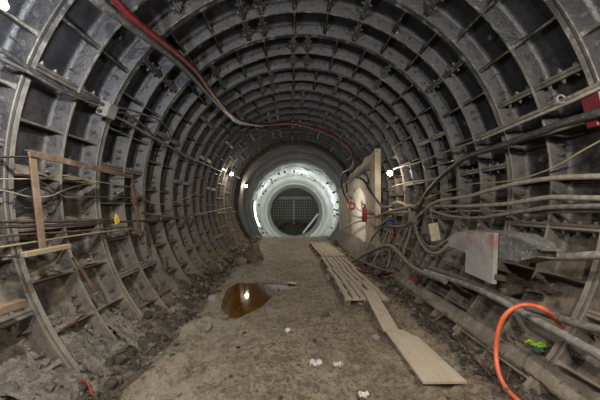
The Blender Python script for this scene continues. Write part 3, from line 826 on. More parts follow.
# ------------------------------------------------------------------ cables and rods on the wall behind the frame
def pr(pts, r): return [onr(x, y, r) for x, y in pts]
L = [
 ('wire', [(-12, 179), (20, 179), (45, 178.5), (63, 175.5), (76, 178), (100, 182), (131, 187)], 0.009, 'cable_tan', 'tan wire crossing behind the rusty post, the higher of two', 2.46),
 ('wire', [(-12, 188), (10, 192), (31, 197), (50, 196), (62, 191), (80, 185), (100, 183)], 0.008, 'cable_tan', 'tan wire sagging behind the rusty post below the straighter one', 2.47),
 ('wire', [(133, 187), (141, 196), (152, 203), (165, 204), (178, 201), (190, 196), (200, 189)], 0.010, 'cable_tan', 'tan wire sagging along the wall beyond the rusty frame', 2.46),
 ('wire', [(62, 191), (80, 196), (110, 197), (132, 198)], 0.008, 'cable_grey', 'thin grey wire within the rusty frame', 2.5),
 ('wire', [(14, 205), (17, 194), (30, 188), (46, 190), (55, 199), (44, 206), (26, 208), (15, 203)], 0.009, 'rubber', 'black wire hanging in a loose loop behind the rusty post', 2.52),
 ('wire', [(38, 180), (50, 187), (58, 193), (66, 197), (78, 197)], 0.009, 'cable_grey', 'short grey wire slanting down inside the rusty frame', 2.5),
 ('rod', [(-12, 221.5), (40, 221.5), (80, 221), (115, 219.5)], 0.020, 'rust_dark', 'dark rusty rod behind the post, topmost of the three rods', 2.40),
 ('rod', [(-12, 227), (40, 226), (90, 224), (140, 220.5)], 0.018, 'rust_dark', 'dark rusty rod lying just under the topmost rod', 2.42),
 ('rod', [(-12, 237), (30, 234), (65, 232), (100, 229), (131, 226.5)], 0.014, 'rust', 'rusty rod lower down behind the foot of the post', 2.46),
 ('rod', [(-12, 249), (25, 243.5), (60, 238), (95, 233), (138, 228)], 0.013, 'timber', 'thin light brown rod sloping just above the timber batten', 2.47),
 ('rod', [(142, 213), (160, 216), (176, 218), (191, 217.5)], 0.022, 'rust', 'rusty bent bar on the wall beyond the frame, the upper of two', 2.44),
 ('rod', [(140, 221), (155, 221), (172, 219), (196, 214.5)], 0.02, 'rust_dark', 'dark bar crossing under the rusty bent bar beyond the frame', 2.46),
 ('wire', [(186, 219), (196, 214), (205, 213), (218, 210), (232, 207)], 0.014, 'cable_tan', 'tan cable on the far part of the wall short of the lamps', 2.46),
 ('cable', [(-12, 44), (6, 53), (30, 69), (60, 87), (84, 97), (99, 102)], 0.026, 'rubber', 'black cable from the frame top corner to the junction box, upper of the pair', 2.47),
 ('cable', [(-12, 52), (4, 60), (30, 73), (60, 90), (84, 100), (99, 106)], 0.020, 'sooty', 'dusty grey cable under the black one leading to the junction box', 2.46),
 ('cable', [(112, 106), (126, 109), (146, 115), (160, 121), (168, 130), (172, 140)], 0.018, 'rubber', 'black cable looping over from the junction box', 2.47),
 ('cable', [(112, 112), (124, 113), (138, 121), (148, 131), (160, 140), (178, 151), (192, 158)], 0.022, 'rubber', 'black cable sagging away below the looped one past the junction box', 2.46),
 ('cable', [(112, 115), (130, 124), (150, 136), (170, 147), (188, 157), (205, 164), (222, 172)], 0.022, 'cable_grey', 'grey cable running from the junction box towards the far lamps', 2.45),
]
for nm, pts, r, mt, lab, rad in L:
    cable(nm, pr(pts, rad), r * 0.75, M[mt], lab, nm)
# yellow tag on the rods
p = onr(117, 220, 2.36); m = MB(); m.box(p, (0.012, 0.09, 0.09), Matrix.Rotation(0.3, 3, 'X'), 0, 0.003); m.box(p + Vector((-0.01, 0, 0.05)), (0.012, 0.03, 0.05), None, 0, 0.003)
tag(m.build('yellow_tag', M['yellow'], None, 30, p), 'small yellow tag hanging on the rods beside the frame', 'tag')
# leaning rusty rod in the lower pockets
cable('rod', [onr(73, 257, 2.44), onr(84, 274, 2.45), onr(95, 292, 2.47)], 0.018, M['rust'], 'rusty rod leaning in the wall pockets under the frame', 'rod')
cable('rod', [onr(160, 250, 2.50), onr(163, 262, 2.5), onr(165, 271, 2.5)], 0.016, M['rust'], 'short rusty rod standing in the pockets farther along the same wall', 'rod')
# junction box
p = onr(107, 110, 2.42)
jb = thing('junction_box', 'grey junction box where the black cables meet on the wall', 'junction box', p)
th = math.atan2(p.x - AX, p.z - AZ)
Rb = Matrix.Rotation(th, 3, 'Y')
m = MB(); m.box(p, (0.17, 0.17, 0.11), Rb, 0, 0.008); sub(jb, m, 'body', M['conduit_box'])
m = MB(); m.box(p - Rb @ Vector((0, 0, 0.06)), (0.155, 0.155, 0.012), Rb, 0, 0.004); cv = sub(jb, m, 'cover', M['conduit_box'])
for sx in (-1, 1):
    for sy in (-1, 1):
        q = p - Rb @ Vector((0.062 * sx, 0.062 * sy, 0.064)); m = MB(); m.cyl(q, q - Rb @ Vector((0, 0, 0.008)), 0.007, 8); sub(cv, m, 'screw', M['bolt'])
m = MB()
for sx in (-0.045, 0.035):
    m = MB(); m.cyl(p + Rb @ Vector((sx, -0.08, 0)), p + Rb @ Vector((sx, -0.12, 0)), 0.02, 10); sub(jb, m, 'cable_gland', M['dark_metal'])
m = MB(); m.bar(p + Rb @ Vector((0, 0, 0.04)), p + Rb @ Vector((0, 0, 0.28)), 0.06, 0.03, (0, 1, 0)); sub(jb, m, 'mounting_bracket', M['rust_dark'])

# ------------------------------------------------------------------ hoses on the crown
cable('dark_pipe', pr([(84, -14), (97, 0), (116, 14), (140, 32), (160, 47), (180, 64), (198, 82), (214, 99), (228, 113), (240, 122), (262, 125)], 2.40), 0.052, M['sooty'], 'thick dirty grey pipe slung under the crown beside the red hose', 'pipe', n=10, sides=12)
cable('red_hose', pr([(104, -14), (115, 0), (130, 16), (152, 34), (175, 52), (194, 69), (203, 81), (215, 97), (228, 112), (241, 121), (262, 124.5), (290, 123), (312, 127.5), (331, 135), (345, 144)], 2.30) +
      [onr(352, 153, 2.3), onr(354, 161, 2.2), onx(351, 168, 2.05), onx(343, 173, 2.05), onx(341.5, 183, 2.04), onx(344, 194, 2.04), onx(348, 202, 2.04)],
      0.036, M['red'], 'long dark red hose running under the crown and down the plastered wall', 'hose', n=10, sides=10)

# ------------------------------------------------------------------ cable-hung wall
Rr = [
 ('conduit', [(612, 78), (590, 88.5), (560, 102), (520, 119), (480, 137)], 0.028, 'cable_grey', 'straight grey conduit with a clip, highest on the cable hung wall', 2.44, 8),
 ('conduit', [(612, 82), (590, 92.5), (560, 106), (520, 123), (482, 139)], 0.022, 'cable_dust', 'dusty conduit running just under the clipped one', 2.43, 8),
 ('conduit', [(478, 140), (440, 154), (416, 163), (395, 168.5), (380, 176), (366, 182)], 0.022, 'cable_grey', 'thin conduit continuing from the clipped one past the lamp to the plastered wall', 2.40, 8),
 ('hose', [(614, 110), (600, 113), (585, 117), (560, 124), (543, 131), (520, 139), (500, 146), (480, 152), (465, 158), (450, 169), (438, 180), (427, 193), (419, 207), (413, 219)], 0.048, 'rubber', 'thick black ribbed hose curving down to the cable knot', 2.38, 12),
 ('wire', [(612, 134), (600, 141), (580, 152), (562, 163), (545, 171), (522, 178.5), (500, 182), (472, 184), (452, 190), (432, 196), (424, 203)], 0.011, 'cable_tan', 'thin tan wire swooping down from the hose to the cable knot', 2.47, 8),
 ('cable', [(614, 176), (575, 177), (550, 178.5), (520, 183), (490, 190), (470, 196), (450, 199), (436, 202), (426, 209), (414, 220)], 0.034, 'cable_dust', 'dusty cable, topmost of the parallel ones feeding the cable knot', 2.38, 10),
 ('cable', [(614, 198.5), (580, 198), (550, 197.5), (525, 201), (505, 204), (470, 206), (440, 206), (424, 206)], 0.034, 'cable_dust', 'pale dusty cable second down in the parallel run', 2.42, 10),
 ('cable', [(614, 206), (580, 206.5), (550, 207.5), (525, 211), (500, 215), (478, 218), (455, 217), (440, 213.5), (430, 210)], 0.032, 'cable_grey', 'sagging dark grey cable lowest in the parallel run', 2.39, 10),
 ('cable', [(614, 210.5), (580, 211), (545, 212), (510, 211.5), (470, 211), (430, 213)], 0.022, 'cable_grey', 'thin grey cable running level behind the sagging one', 2.45, 8),
 ('cable', [(414, 220), (418, 236), (424, 247), (431, 252.5), (440, 252), (450, 243), (456, 240)], 0.032, 'cable_dust', 'dusty cable hanging in the deeper loop under the tag', 2.36, 10),
 ('cable', [(413, 220), (421, 238), (427, 245), (435, 247), (444, 242), (450, 238)], 0.024, 'cable_dust', 'thin cable hanging in the shallower loop under the tag', 2.42, 10),
 ('hose', [(352, 262), (366, 254), (380, 247.5), (390, 246), (397, 251), (405, 260), (414, 268), (426, 274), (445, 281)], 0.05, 'cable_grey', 'grey hose humped over the floor beside the pallets', 2.15, 10),
]
for nm, pts, r, mt, lab, rad, sd in Rr:
    pp = pr(pts, rad)
    cable(nm, pp, r * 0.78, M[mt], lab, nm, None, 8, sd, 0.06)
# clip on the upper conduit
p = onr(561, 99, 2.40); m = MB(); m.tube([p + Vector((0.035 * math.cos(a), 0.0, 0.035 * math.sin(a))) for a in [i * PI / 8 for i in range(17)]], 0.008, 6); m.bar(p + Vector((0, 0, 0.03)), p + Vector((0, 0, 0.11)), 0.03, 0.012)
tag(m.build('conduit_clip', M['pipe'], None, 40, p), 'metal clip round the straight conduit', 'clip')
# knot of cables
p = onr(413, 219, 2.34); m = MB()
for k in range(5):
    a0 = k * 1.2
    m.tube(spline([p + Vector((0.09 * math.sin(a0 + t * 2.2), 0.11 * math.cos(a0 + t * 2.0), -0.10 + 0.045 * t)) for t in range(6)], 5), 0.028, 8)
tag(m.build('cable_knot', M['cable_dust'], None, 50, p), 'dusty knot tying the cables together', 'cable knot')
# tangle between the knot and the plastered wall
T = [
 ('cable', [(413, 217), (409, 209), (403, 204), (396, 203), (392, 206), (390.5, 216)], 0.028, 'cable_tan', 'tan cable arching from the knot to the red plug', 2.32),
 ('cable', [(412, 215), (408, 207), (401, 202), (394, 202), (389, 208)], 0.020, 'cable_tan', 'tan cable arching just over the one with the red plug', 2.36),
 ('cable', [(414, 206), (400, 209), (388, 212), (378, 216), (366, 217.5), (356, 216), (347, 212), (343, 204), (341, 192)], 0.04, 'cable_dust', 'grey cable swinging from the knot across the archway', 2.16),
 ('cable', [(411, 212), (396, 213), (383, 214.5), (372, 217), (364, 217)], 0.03, 'cable_dust', 'cable stretched level from the knot to the red extinguisher', 2.24),
 ('cable', [(340, 232), (346, 227), (354, 223), (363, 221), (371, 225), (378, 226), (385, 221), (391, 216)], 0.04, 'cable_dust', 'cable bowed low in front of the archway', 2.10),
 ('cable', [(412, 221), (404, 226), (396, 226.5), (386, 226), (378, 231), (371, 240), (366, 250)], 0.034, 'cable_grey', 'grey cable drooping from the knot to the floor by the archway', 2.20),
 ('cable', [(391, 224), (385, 238), (379, 251), (373, 262)], 0.022, 'cable_dust', 'loose wire dropping slantwise from the blue tape', 2.22),
 ('cable', [(391, 224), (389, 240), (390, 255), (388, 266)], 0.02, 'cable_tan', 'loose tan wire dropping straight from the blue tape', 2.26),
 ('cable', [(393, 225), (393.5, 232), (392, 240)], 0.03, 'red_bright', 'short red cable end under the blue tape', 2.24),
 ('cable', [(408, 226), (402, 240), (397, 254), (391, 268)], 0.03, 'cable_grey', 'grey cable hanging from the knot towards the mud', 2.28),
 ('cable', [(411, 226), (408, 238), (404, 250), (401, 262)], 0.024, 'cable_dust', 'dusty cable hanging straight beneath the knot', 2.34),
 ('cable', [(347, 192), (346.5, 184), (352, 179), (359, 178), (365, 182), (369, 190), (374, 197), (382, 206), (392, 207)], 0.045, 'rubber', 'black cable looped over the top of the archway', 2.08),
 ('cable', [(366, 189), (368, 180), (365, 174), (358, 176)], 0.035, 'rubber', 'short black cable hooked above the archway', 2.12),
 ('cable', [(373, 197), (384, 191.5), (394, 186.5), (408, 182.5), (428, 180), (445, 176)], 0.022, 'cable_dust', 'thin cable rising from the archway below the lamp', 2.40),
 ('cable', [(376, 204), (390, 207), (404, 207)], 0.03, 'rubber', 'short black cable between the archway and the tan arches', 2.35),
 ('cable', [(431, 196), (424, 199), (414, 206), (405, 206), (398, 210)], 0.02, 'cable_tan', 'thin tan cable bent over above the knot', 2.38),
]
for nm, pts, r, mt, lab, rad in T:
    cable(nm, pr(pts, rad), r * 0.75, M[mt], lab, nm, None, 8, 8)
# cables lying on the floor behind the pallets
for pts, lab, mt, z in (([(338, 247), (350, 255), (366, 263), (384, 270), (404, 270), (425, 274)], 'dusty cable lying along the floor behind the far pallets', 'cable_dust', 0.06),
                     ([(341, 243), (354, 252), (372, 258), (388, 262)], 'dusty cable on the floor nearest the archway', 'cable_grey', 0.06),
                     ([(352, 268), (372, 274), (392, 273), (410, 270), (424, 268)], 'reddish cable on the floor beside the middle pallet', 'red', 0.07)):
    cable('floor_cable', [onz(x, y, z) for x, y in pts], 0.022, M[mt], lab, 'cable', None, 8, 8)
# blue tape, red plug, red extinguisher, coil
p = onr(390.5, 222, 2.24); m = MB(); m.tube(spline([p + Vector((0.07 * math.sin(a), 0.06 * math.cos(a), 0.012 * i - 0.06)) for i, a in enumerate([k * 0.9 for k in range(12)])], 3), 0.022, 6)
tag(m.build('blue_tape', M['blue'], None, 50, p), 'blue tape wound round the loose wires', 'tape')
p = onr(390.4, 217, 2.32)
pl = thing('plug', 'red plug on the end of the arching tan cable', 'plug', p)
m = MB(); m.tube([p + Vector((0, 0, 0.12)), p + Vector((0, 0, 0.05)), p, p - Vector((0, 0, 0.07))], [0.03, 0.04, 0.055, 0.055], 10); sub(pl, m, 'shell', M['red_bright'])
m = MB(); m.tube([p + Vector((0, 0, 0.12)), p + Vector((0, 0, 0.26))], [0.034, 0.026], 10); sub(pl, m, 'sleeve', M['white_scrap'])
p = onx(364.5, 214, 1.98)
ex = thing('fire_extinguisher', 'red cylinder hanging on the plastered wall beside the archway', 'extinguisher', p - Vector((0, 0, 0.25)))
m = MB(); m.tube([p + Vector((0, 0, z)) for z in (-0.21, -0.19, 0.11, 0.16, 0.2)], [0.055, 0.068, 0.068, 0.05, 0.024], 14); sub(ex, m, 'cylinder', M['red_bright'], 40)
m = MB(); m.cyl(p + Vector((0, 0, 0.19)), p + Vector((0, 0, 0.25)), 0.022, 10); vl = sub(ex, m, 'valve', M['dark_metal'])
m = MB(); m.bar(p + Vector((0, -0.02, 0.25)), p + Vector((-0.09, -0.02, 0.27)), 0.02, 0.02); sub(vl, m, 'lever', M['dark_metal'])
m = MB(); m.bar(p + Vector((0.05, 0, 0.0)), p + Vector((0.26, 0, 0.0)), 0.05, 0.04); sub(ex, m, 'bracket', M['dark_metal'])
p = onx(352, 206, 2.0); m = MB()
m.tube(spline([p + Vector((0.10 * math.sin(i * 0.8), 0.008 * i, 0.11 * math.cos(i * 0.8))) for i in range(17)] + [onx(357, 209, 2.0), onx(363, 212, 1.98)], 4), 0.026, 8)
tag(m.build('hose_coil', M['red_bright'], None, 50, p), 'coil of bright red hose hung in front of the archway', 'hose')
# beige card tag
p = onr(434.5, 232, 2.36)
ct = thing('card_tag', 'beige card tag hanging under the cables', 'tag', p)
m = MB(); m.box(p, (0.16, 0.012, 0.30), Matrix.Rotation(-0.18, 3, 'Y'), 0, 0.003); sub(ct, m, 'card', M['card'])
m = MB(); m.tube([p + Vector((-0.02, 0, 0.15)), p + Vector((-0.06, 0.01, 0.33)), p + Vector((-0.04, 0.03, 0.42))], 0.006, 6); sub(ct, m, 'string', M['cable_tan'])
# red bracket near the frame edge
p = onr(597, 107, 2.48); m = MB(); th = math.atan2(p.x - AX, p.z - AZ); Rb = Matrix.Rotation(th, 3, 'Y')
m.box(p, (0.30, 0.16, 0.08), Rb, 0, 0.01); m.box(p + Rb @ Vector((0.1, 0, -0.05)), (0.12, 0.10, 0.06), Rb, 0, 0.01)
tag(m.build('red_bracket', M['red'], None, 30, p), 'dark red bracket on the wall rib above the black hose', 'bracket')

# plastered wall with the archway
XP = 2.24; yp0, yp1 = 1160 / 83 * W, 1160 / 47 * W
pw = thing('trim_5', 'tall cream plastered wall with an archway beside the far pallets', 'wall', (XP, yp0, 0)); pw['kind'] = 'structure'
ztop = CAMZ + 728 * U
def arch_wall():
    m = MB(); ya_, yb_ = 15.7 * W, 20.3 * W; hs, ht = 1.55, 2.2      # spring line and crown of the arch
    n = 12; arc = [(lerp(ya_, yb_, 0.5) - (yb_ - ya_) / 2 * math.cos(PI * i / n), hs + (ht - hs) * math.sin(PI * i / n)) for i in range(n + 1)]
    def jag(y): return ztop + 0.22 * noise.noise(Vector((y * 1.3, 0, 0))) - 0.55 * sm(yp0 + 1.5, yp1, y) + 0.2 * sm(yp0 + 1.2, yp0, y)
    top = [(lerp(yp0, yp1, i / 40), jag(lerp(yp0, yp1, i / 40))) for i in range(41)]
    out = [(yp0, -0.1)] + top + [(yp1, -0.1), (yb_, -0.1)] + arc[::-1] + [(ya_, -0.1)]
    x0, x1 = XP, XP + 0.16
    n_ = len(out)
    bm = bmesh.new(); vs = [bm.verts.new((x0, y, z)) for y, z in out]
    f = bm.faces.new(vs); r = bmesh.ops.triangulate(bm, faces=[f]); bm.verts.index_update()
    fs = [[v.index for v in f.verts] for f in bm.faces]; bm.free()
    m.v = [(x0, y, z) for y, z in out] + [(x1, y, z) for y, z in out]
    for f in fs: m.f.append(f); m.m.append(0); m.f.append([i + n_ for i in f][::-1]); m.m.append(0)
    for i in range(n_):
        j = (i + 1) % n_; m.f.append([i, j, j + n_, i + n_]); m.m.append(0)
    return m, arc, ya_, yb_
m, arc, ya_, yb_ = arch_wall()
sub(pw, m, 'wall_panel', M['cream'], 30)
m = MB(); x1 = XP + 0.10
out = [(ya_ - 0.0, -0.1)] + arc + [(yb_, -0.1)]
bm = bmesh.new(); vs = [bm.verts.new((x1, y, z)) for y, z in out]; f = bm.faces.new(vs); bmesh.ops.triangulate(bm, faces=[f]); bm.verts.index_update()
fs = [[v.index for v in f.verts] for f in bm.faces]; bm.free()
m.v = [(x1, y, z) for y, z in out] + [(x1 + 0.05, y, z) for y, z in out]; k = len(out)
for f in fs: m.f.append(f); m.m.append(0); m.f.append([i + k for i in f][::-1]); m.m.append(0)
sub(pw, m, 'arch_infill', M['cream_bright'], 30, 'bright cream infill of the archway')
m = MB(); nk = 40
for i in range(nk + 1):
    y = lerp(yp0 - 0.05, yp1, i / nk); hh = 0.46 + 0.05 * fbm(y, 2.0, 1.0, 3)
    m.v += [(1.9 + 0.05 * fbm(y, 7.0, 1.5, 3), y, -0.06), (2.05, y, hh * 0.55), (2.235, y, hh), (2.235, y, -0.06)]
for i in range(nk):
    for q in range(4):
        a = i * 4 + q; b = i * 4 + (q + 1) % 4; m.f.append([a, b, b + 4, a + 4]); m.m.append(0)
m.f.append([0, 1, 2, 3]); m.f.append([nk * 4 + q for q in (3, 2, 1, 0)]); m.m += [0, 0]
sub(pw, m, 'mud_bank', M['rubble'], 60, 'bank of mud along the foot')
# black bar bracket above the arch
m = MB(); a, b = onx(347, 183, 2.10), onx(365, 170, 2.12); m.bar(a, b, 0.07, 0.05); m.bar(b, b + Vector((0.2, 0, 0)), 0.05, 0.05)
tag(m.build('bracket_bar', M['dark_metal'], None, 30, a), 'black bar bracket sloping above the archway', 'bracket')

# ------------------------------------------------------------------ tapered grey box and its post
pa, pb = onr(448, 242, 2.22), onr(538, 251, 2.22)
cz = (pa.z + pb.z) / 2
bx = thing('tapered_box', 'spatter covered grey steel box with tapered ends by the lower pipes', 'box', (pb.x, (pa.y + pb.y) / 2, cz))
pa = Vector((2.02, F * 2.02 / (448 - VX), 0)); pb = Vector((2.02, F * 2.02 / (540 - VX), 0))
def sect(px, ptop, pbot, x=2.02):
    a, b = onx(px, ptop, x), onx(px, pbot, x); return a.y, b.z, a.z
m = MB()
prof_pts = [(448, 237.5, 245.5), (458, 232, 249.5), (468, 231, 254), (494, 233, 257.5), (519, 236.5, 261), (537, 247, 257)]
o0 = 0; dep = 0.16
for (px, t_, b_) in prof_pts:
    y, zl, zh = sect(px, t_, b_); dd = dep
    m.v += [(2.02, y, zl), (2.02, y, zh), (2.02 + dd, y, zh + 0.02), (2.02 + dd, y, zl - 0.02)]
k = len(prof_pts)
for i in range(k - 1):
    for q in range(4):
        a = i * 4 + q; b = i * 4 + (q + 1) % 4; m.f.append([a, b, b + 4, a + 4]); m.m.append(1 if i < 2 else 0)
m.f.append([0, 1, 2, 3]); m.f.append([(k - 1) * 4 + q for q in (3, 2, 1, 0)]); m.m += [0, 0]
sub(bx, m, 'casing', [M['grey_box'], M['grey_light']], 25)
# lid plate that overhangs the near end
m = MB(); e = [(513, 235.2), (536, 246), (541, 248)]
P = [onx(x, y, 2.0) for x, y in e]
for p in P: m.v += [tuple(p), (p.x + 0.16, p.y, p.z - 0.01), (p.x + 0.16, p.y, p.z - 0.03), (p.x, p.y, p.z - 0.02)]
for i in range(2):
    for q in range(4):
        a = i * 4 + q; b = i * 4 + (q + 1) % 4; m.f.append([a, b, b + 4, a + 4]); m.m.append(0)
m.f.append([0, 1, 2, 3]); m.f.append([8, 9, 10, 11]); m.m += [0, 0]
sub(bx, m, 'lid_plate', M['grey_box'], 25)
m = MB(); p = onx(538, 252, 2.1); m.box(p + Vector((0.05, 0.05, 0)), (0.14, 0.14, 0.12), None, 0, 0.01); sub(bx, m, 'end_socket', M['dark_metal'], 25)
def red_stain():
    m_, nt, b = new_mat('red_stained_board')
    base = mix(nt, rng(nt, noise_tex(nt, 7), 0.35, 0.65), (0.26, 0.25, 0.235), (0.34, 0.325, 0.305))
    g_ = N(nt, 'ShaderNodeNewGeometry'); s_ = N(nt, 'ShaderNodeSeparateXYZ'); nt.links.new(g_.outputs['Position'], s_.inputs[0])
    f_ = math_(nt, 'MULTIPLY', rng(nt, s_.outputs['Z'], 0.98, 1.2), rng(nt, noise_tex(nt, 9, 6, 0.7), 0.42, 0.6))
    col = mix(nt, math_(nt, 'MULTIPLY', f_, 0.75), base, (0.22, 0.065, 0.055))
    col = mix(nt, math_(nt, 'MULTIPLY', rng(nt, noise_tex(nt, 45, 4, 0.7), 0.62, 0.7), 0.6), col, (0.5, 0.48, 0.45))
    nt.links.new(col, b.inputs['Base Color']); b.inputs['Roughness'].default_value = 0.85
    bump(nt, b, noise_tex(nt, 40), 0.3, 0.01); return m_
pt = thing('post_board', 'grey board post with red paint across the front of the tapered box', 'post', onx(480, 290, 1.97))
A, B_, C_, D = onx(467, 230.5, 1.96), onx(494, 233, 1.96), onx(492, 284, 1.96), onx(465, 272, 1.96)
m = MB(); m.v = [tuple(p) for p in (A, B_, C_, D)] + [(p.x + 0.045, p.y, p.z) for p in (A, B_, C_, D)]
m.f = [[0, 1, 2, 3], [7, 6, 5, 4], [0, 4, 5, 1], [1, 5, 6, 2], [2, 6, 7, 3], [3, 7, 4, 0]]; m.m = [0] * 6
sub(pt, m, 'board', red_stain(), 25)
for p in (C_, D):
    m = MB(); m.bar(Vector((p.x + 0.02, p.y, p.z + 0.08)), Vector((lining_x(p.z, 1), p.y, p.z - 0.05)), 0.05, 0.04, (0, 1, 0)); sub(pt, m, 'bracket', M['rust_dark'], 25)
# pipe leaving the box
cable('short_pipe', [onx(537, 254, 2.12), onr(555, 256.5, 2.3), onr(575, 256.5, 2.34), onr(612, 254, 2.36)], 0.036, M['pipe'], 'grey pipe leaving the near end of the tapered box', 'pipe', n=6, sides=10)
# big lower pipes
cable('lower_pipe', pr([(425, 271), (440, 276), (460, 282.5), (482, 291), (500, 300), (520, 311), (545, 325), (570, 339), (612, 362)], 2.27), 0.034, M['pipe'], 'pale grey pipe low on the cable hung wall, passing under the orange hose', 'pipe', n=6, sides=12)
cable('lower_pipe', pr([(430, 268), (455, 276), (480, 286), (505, 298), (525, 306), (545, 313), (565, 320), (585, 326), (614, 333)], 2.38), 0.034, M['cable_grey'], 'darker grey pipe lying above the pale one low on the wall', 'pipe', n=6, sides=12)
# orange hose
hp = [onz(538, 424, 0.05), onz(526, 410, 0.06), onz(517.5, 400, 0.07), at(506, 388, 2.33), at(498.5, 372, 2.42), at(496, 352, 2.5), at(498, 332, 2.52), at(504, 317, 2.5), at(514, 308, 2.48), at(526, 304.8, 2.46), at(540, 307.5, 2.38), at(549, 313, 2.38), onr(557, 321, 2.42), onr(561, 327, 2.50)]
cable('orange_hose', hp, 0.0185, M['orange'], 'bright orange hose looping over the lower pipes to the mud', 'hose', n=10, sides=12)
# green scrap
p = onr(532, 344, 2.60)
gs = thing('green_scrap', 'bright green rag lying in a pocket of the wall by the orange hose', 'rag', p)
m = MB()
for k in range(7):
    a0 = k * 0.5 - 1.4; q = p + Vector((0.013 * (k - 3), -0.01 * k + 0.03, 0.012 * math.sin(k * 1.3)))
    m.tube(spline([q, q + Vector((0.012, -0.01, 0.018)), q + Vector((0.03, -0.015, 0.01)), q + Vector((0.045, -0.025, -0.01))], 4), 0.010, 6)
sub(gs, m, 'bright_cloth', M['green'])
m = MB(); m.lump(p + Vector((0.03, -0.03, -0.03)), 0.035, 0, 2, 0.6, 3); sub(gs, m, 'lining', M['green_dark'], 35, 'dark teal underside')
# thin sticks stuck in the mud
def stick(a, b, r, label, mat='rust'): cable('stick', [a, (a + b) / 2 + Vector((0.01, 0, 0.01)), b], r, M[mat], label, 'stick', n=4, sides=6)
stick(onz(483, 367, 0.0), at(488, 343, 2.76), 0.007, 'thin rusty stick upright in the mud beside the orange hose')
stick(onz(507, 381, 0.0), at(509, 367, 2.53), 0.006, 'tiny rusty stick in the mud inside the orange loop')
stick(onz(432, 323, 0.0), at(446, 312, 3.83), 0.014, 'rusty stick leaning at the wall foot beyond the wide board')
stick(onr(411, 276, 2.3), onr(417, 284, 2.35), 0.025, 'short red stick beside the grey floor hose', 'red_bright')

# ------------------------------------------------------------------ lamps
def aim(o, d): o.rotation_euler = Vector(d).to_track_quat('-Z', 'Y').to_euler()
def work_lamp(p, d, label, power, col, size=0.12, bright=True, parent_r=RS - 0.03):
    d = Vector(d).normalized()
    t = thing('work_lamp', label, 'lamp', p, 'work lamps on the lining')
    q = d.to_track_quat('Z', 'Y').to_matrix()
    m = MB(); m.tube([p - d * 0.16, p - d * 0.12, p - d * 0.02, p + d * 0.01], [0.05, size * 0.8, size * 1.02, size * 1.05], 16); hs = sub(t, m, 'housing', M['dark_metal'])
    m = MB(); ring = [q @ Vector((math.cos(a) * size * 0.93, math.sin(a) * size * 0.93, 0)) for a in [2 * PI * i / 20 for i in range(20)]]
    m.v = [tuple(p + d * 0.012 + v) for v in ring] + [tuple(p + d * 0.035 + v * 0.6) for v in ring] + [tuple(p + d * 0.042)]
    for i in range(20):
        j = (i + 1) % 20; m.f.append([i, j, 20 + j, 20 + i]); m.m.append(0); m.f.append([20 + i, 20 + j, 40]); m.m.append(0)
    sub(hs, m, 'lamp_glass', M['lamp'])
    e = Vector((p.x - AX, 0, p.z - AZ)); e = e.normalized()
    w = Vector((AX, p.y, AZ)) + e * (parent_r + 0.02)
    m = MB(); m.bar(p - d * 0.1, w + Vector((0, 0.1, 0)), 0.04, 0.02, (0, 1, 0.2)); sub(t, m, 'bracket', M['dark_metal'])
    ld = bpy.data.lights.new('lamp_light', 'POINT'); ld.energy = power; ld.color = col; ld.shadow_soft_size = 0.05
    lo = bpy.data.objects.new('lamp_light', ld); C.objects.link(lo); lo.location = p + d * 0.16
    return t
WARM = (1.0, 0.86, 0.66); COOL = (0.93, 0.96, 1.0); NEUT = (1.0, 0.93, 0.82)
work_lamp(onr(231.5, 174, 2.38), (0.5, -0.75, -0.35), 'lit work lamp on the wall beyond the rusty frame, the nearer of its pair', 38, WARM, 0.062)
work_lamp(onr(246, 186, 2.36), (0.45, -0.75, -0.3), 'lit work lamp on the wall beyond the rusty frame, the farther of its pair', 30, WARM, 0.075)
work_lamp(onr(390, 173, 2.30), (-0.5, -0.75, -0.35), 'lit work lamp on the cable hung wall near the archway', 24, WARM, 0.07)
work_lamp(onr(0, 2, 1.95), (0.6, 0.3, -0.6), 'bright lamp high on the wall above the black cables, cut by the picture edge', 110, COOL, 0.03)
# unseen lamps added beside and behind the camera to light the lining plates
work_lamp(polar(math.radians(62), 1.75, 0.75), (-0.6, 0.5, -0.5), 'added unseen lamp on a long bracket beside the viewer, lighting the lining', 120, NEUT, 0.08)
work_lamp(polar(-math.radians(35), 1.7, -0.9), (0.4, 0.6, -0.5), 'unseen lamp added on a long bracket behind the viewer for more light', 190, NEUT, 0.08)

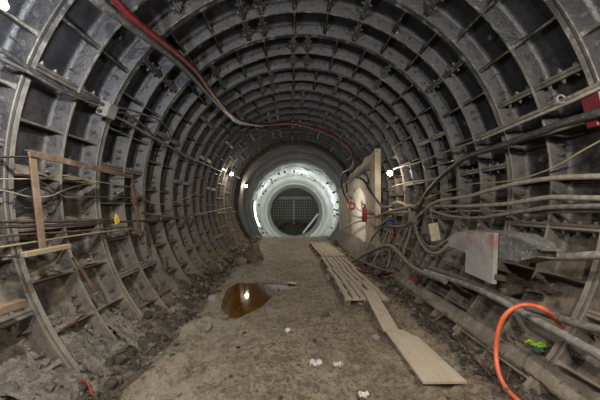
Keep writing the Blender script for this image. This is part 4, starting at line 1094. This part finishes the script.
# curved tube lamp at the mouth of the lit chamber
tl = thing('tube_lamp', 'glowing curved tube lamp at the edge of the lit chamber', 'lamp', (0, yb, CAMZ))
cx_, cz_ = 130 * U, CAMZ
pts = [Vector((cx_ + 2.36 * math.sin(a), yb + 0.25, cz_ + 2.36 * math.cos(a))) for a in [math.radians(-82 - 36 * i / 14) for i in range(15)]]
m = MB(); m.tube(pts, 0.055, 8); sub(tl, m, 'tube', M['tube_lamp'])
m = MB(); m.tube([Vector((cx_ + 2.45 * math.sin(a), yb + 0.25, cz_ + 2.45 * math.cos(a))) for a in [math.radians(-81 - 38 * i / 14) for i in range(15)]], 0.06, 6); sub(tl, m, 'holder', M['dark_metal'])
def plight(p, e, col, s=0.15):
    ld = bpy.data.lights.new('bare_light', 'POINT'); ld.energy = e; ld.color = col; ld.shadow_soft_size = s
    lo = bpy.data.objects.new('bare_light', ld); C.objects.link(lo); lo.location = p
for th_d, e in ((-60, 40), (75, 66), (10, 36)):
    a = math.radians(th_d); plight((cx_ + 1.55 * math.sin(a), yb + 2.3, cz_ + 1.55 * math.cos(a)), e, (0.95, 1.0, 0.97))
plight((1.35, 17.5 * W, 1.6), 26, NEUT)  # added light that brightens the archway infill, no fixture built

# ------------------------------------------------------------------ world, camera, view
w = bpy.data.worlds.new('world'); bpy.context.scene.world = w; w.use_nodes = True
w.node_tree.nodes['Background'].inputs['Color'].default_value = (0.55, 0.58, 0.65, 1)
w.node_tree.nodes['Background'].inputs['Strength'].default_value = 0.1
cd = bpy.data.cameras.new('camera'); cd.sensor_width = 36.0; cd.lens = F / 600 * 36
cd.shift_x = (300 - VX) / 600; cd.shift_y = (VY - 200) / 600
cd.clip_start = 0.05; cd.clip_end = 200
co = bpy.data.objects.new('camera', cd); C.objects.link(co); co.location = (0, 0, CAMZ); co.rotation_euler = (PI / 2, 0, 0)
sc = bpy.context.scene; sc.camera = co
sc.view_settings.view_transform = 'Standard'; sc.view_settings.look = 'None'
sc.view_settings.exposure = 0.52; sc.view_settings.gamma = 1.0; sc.view_settings.use_curve_mapping = False
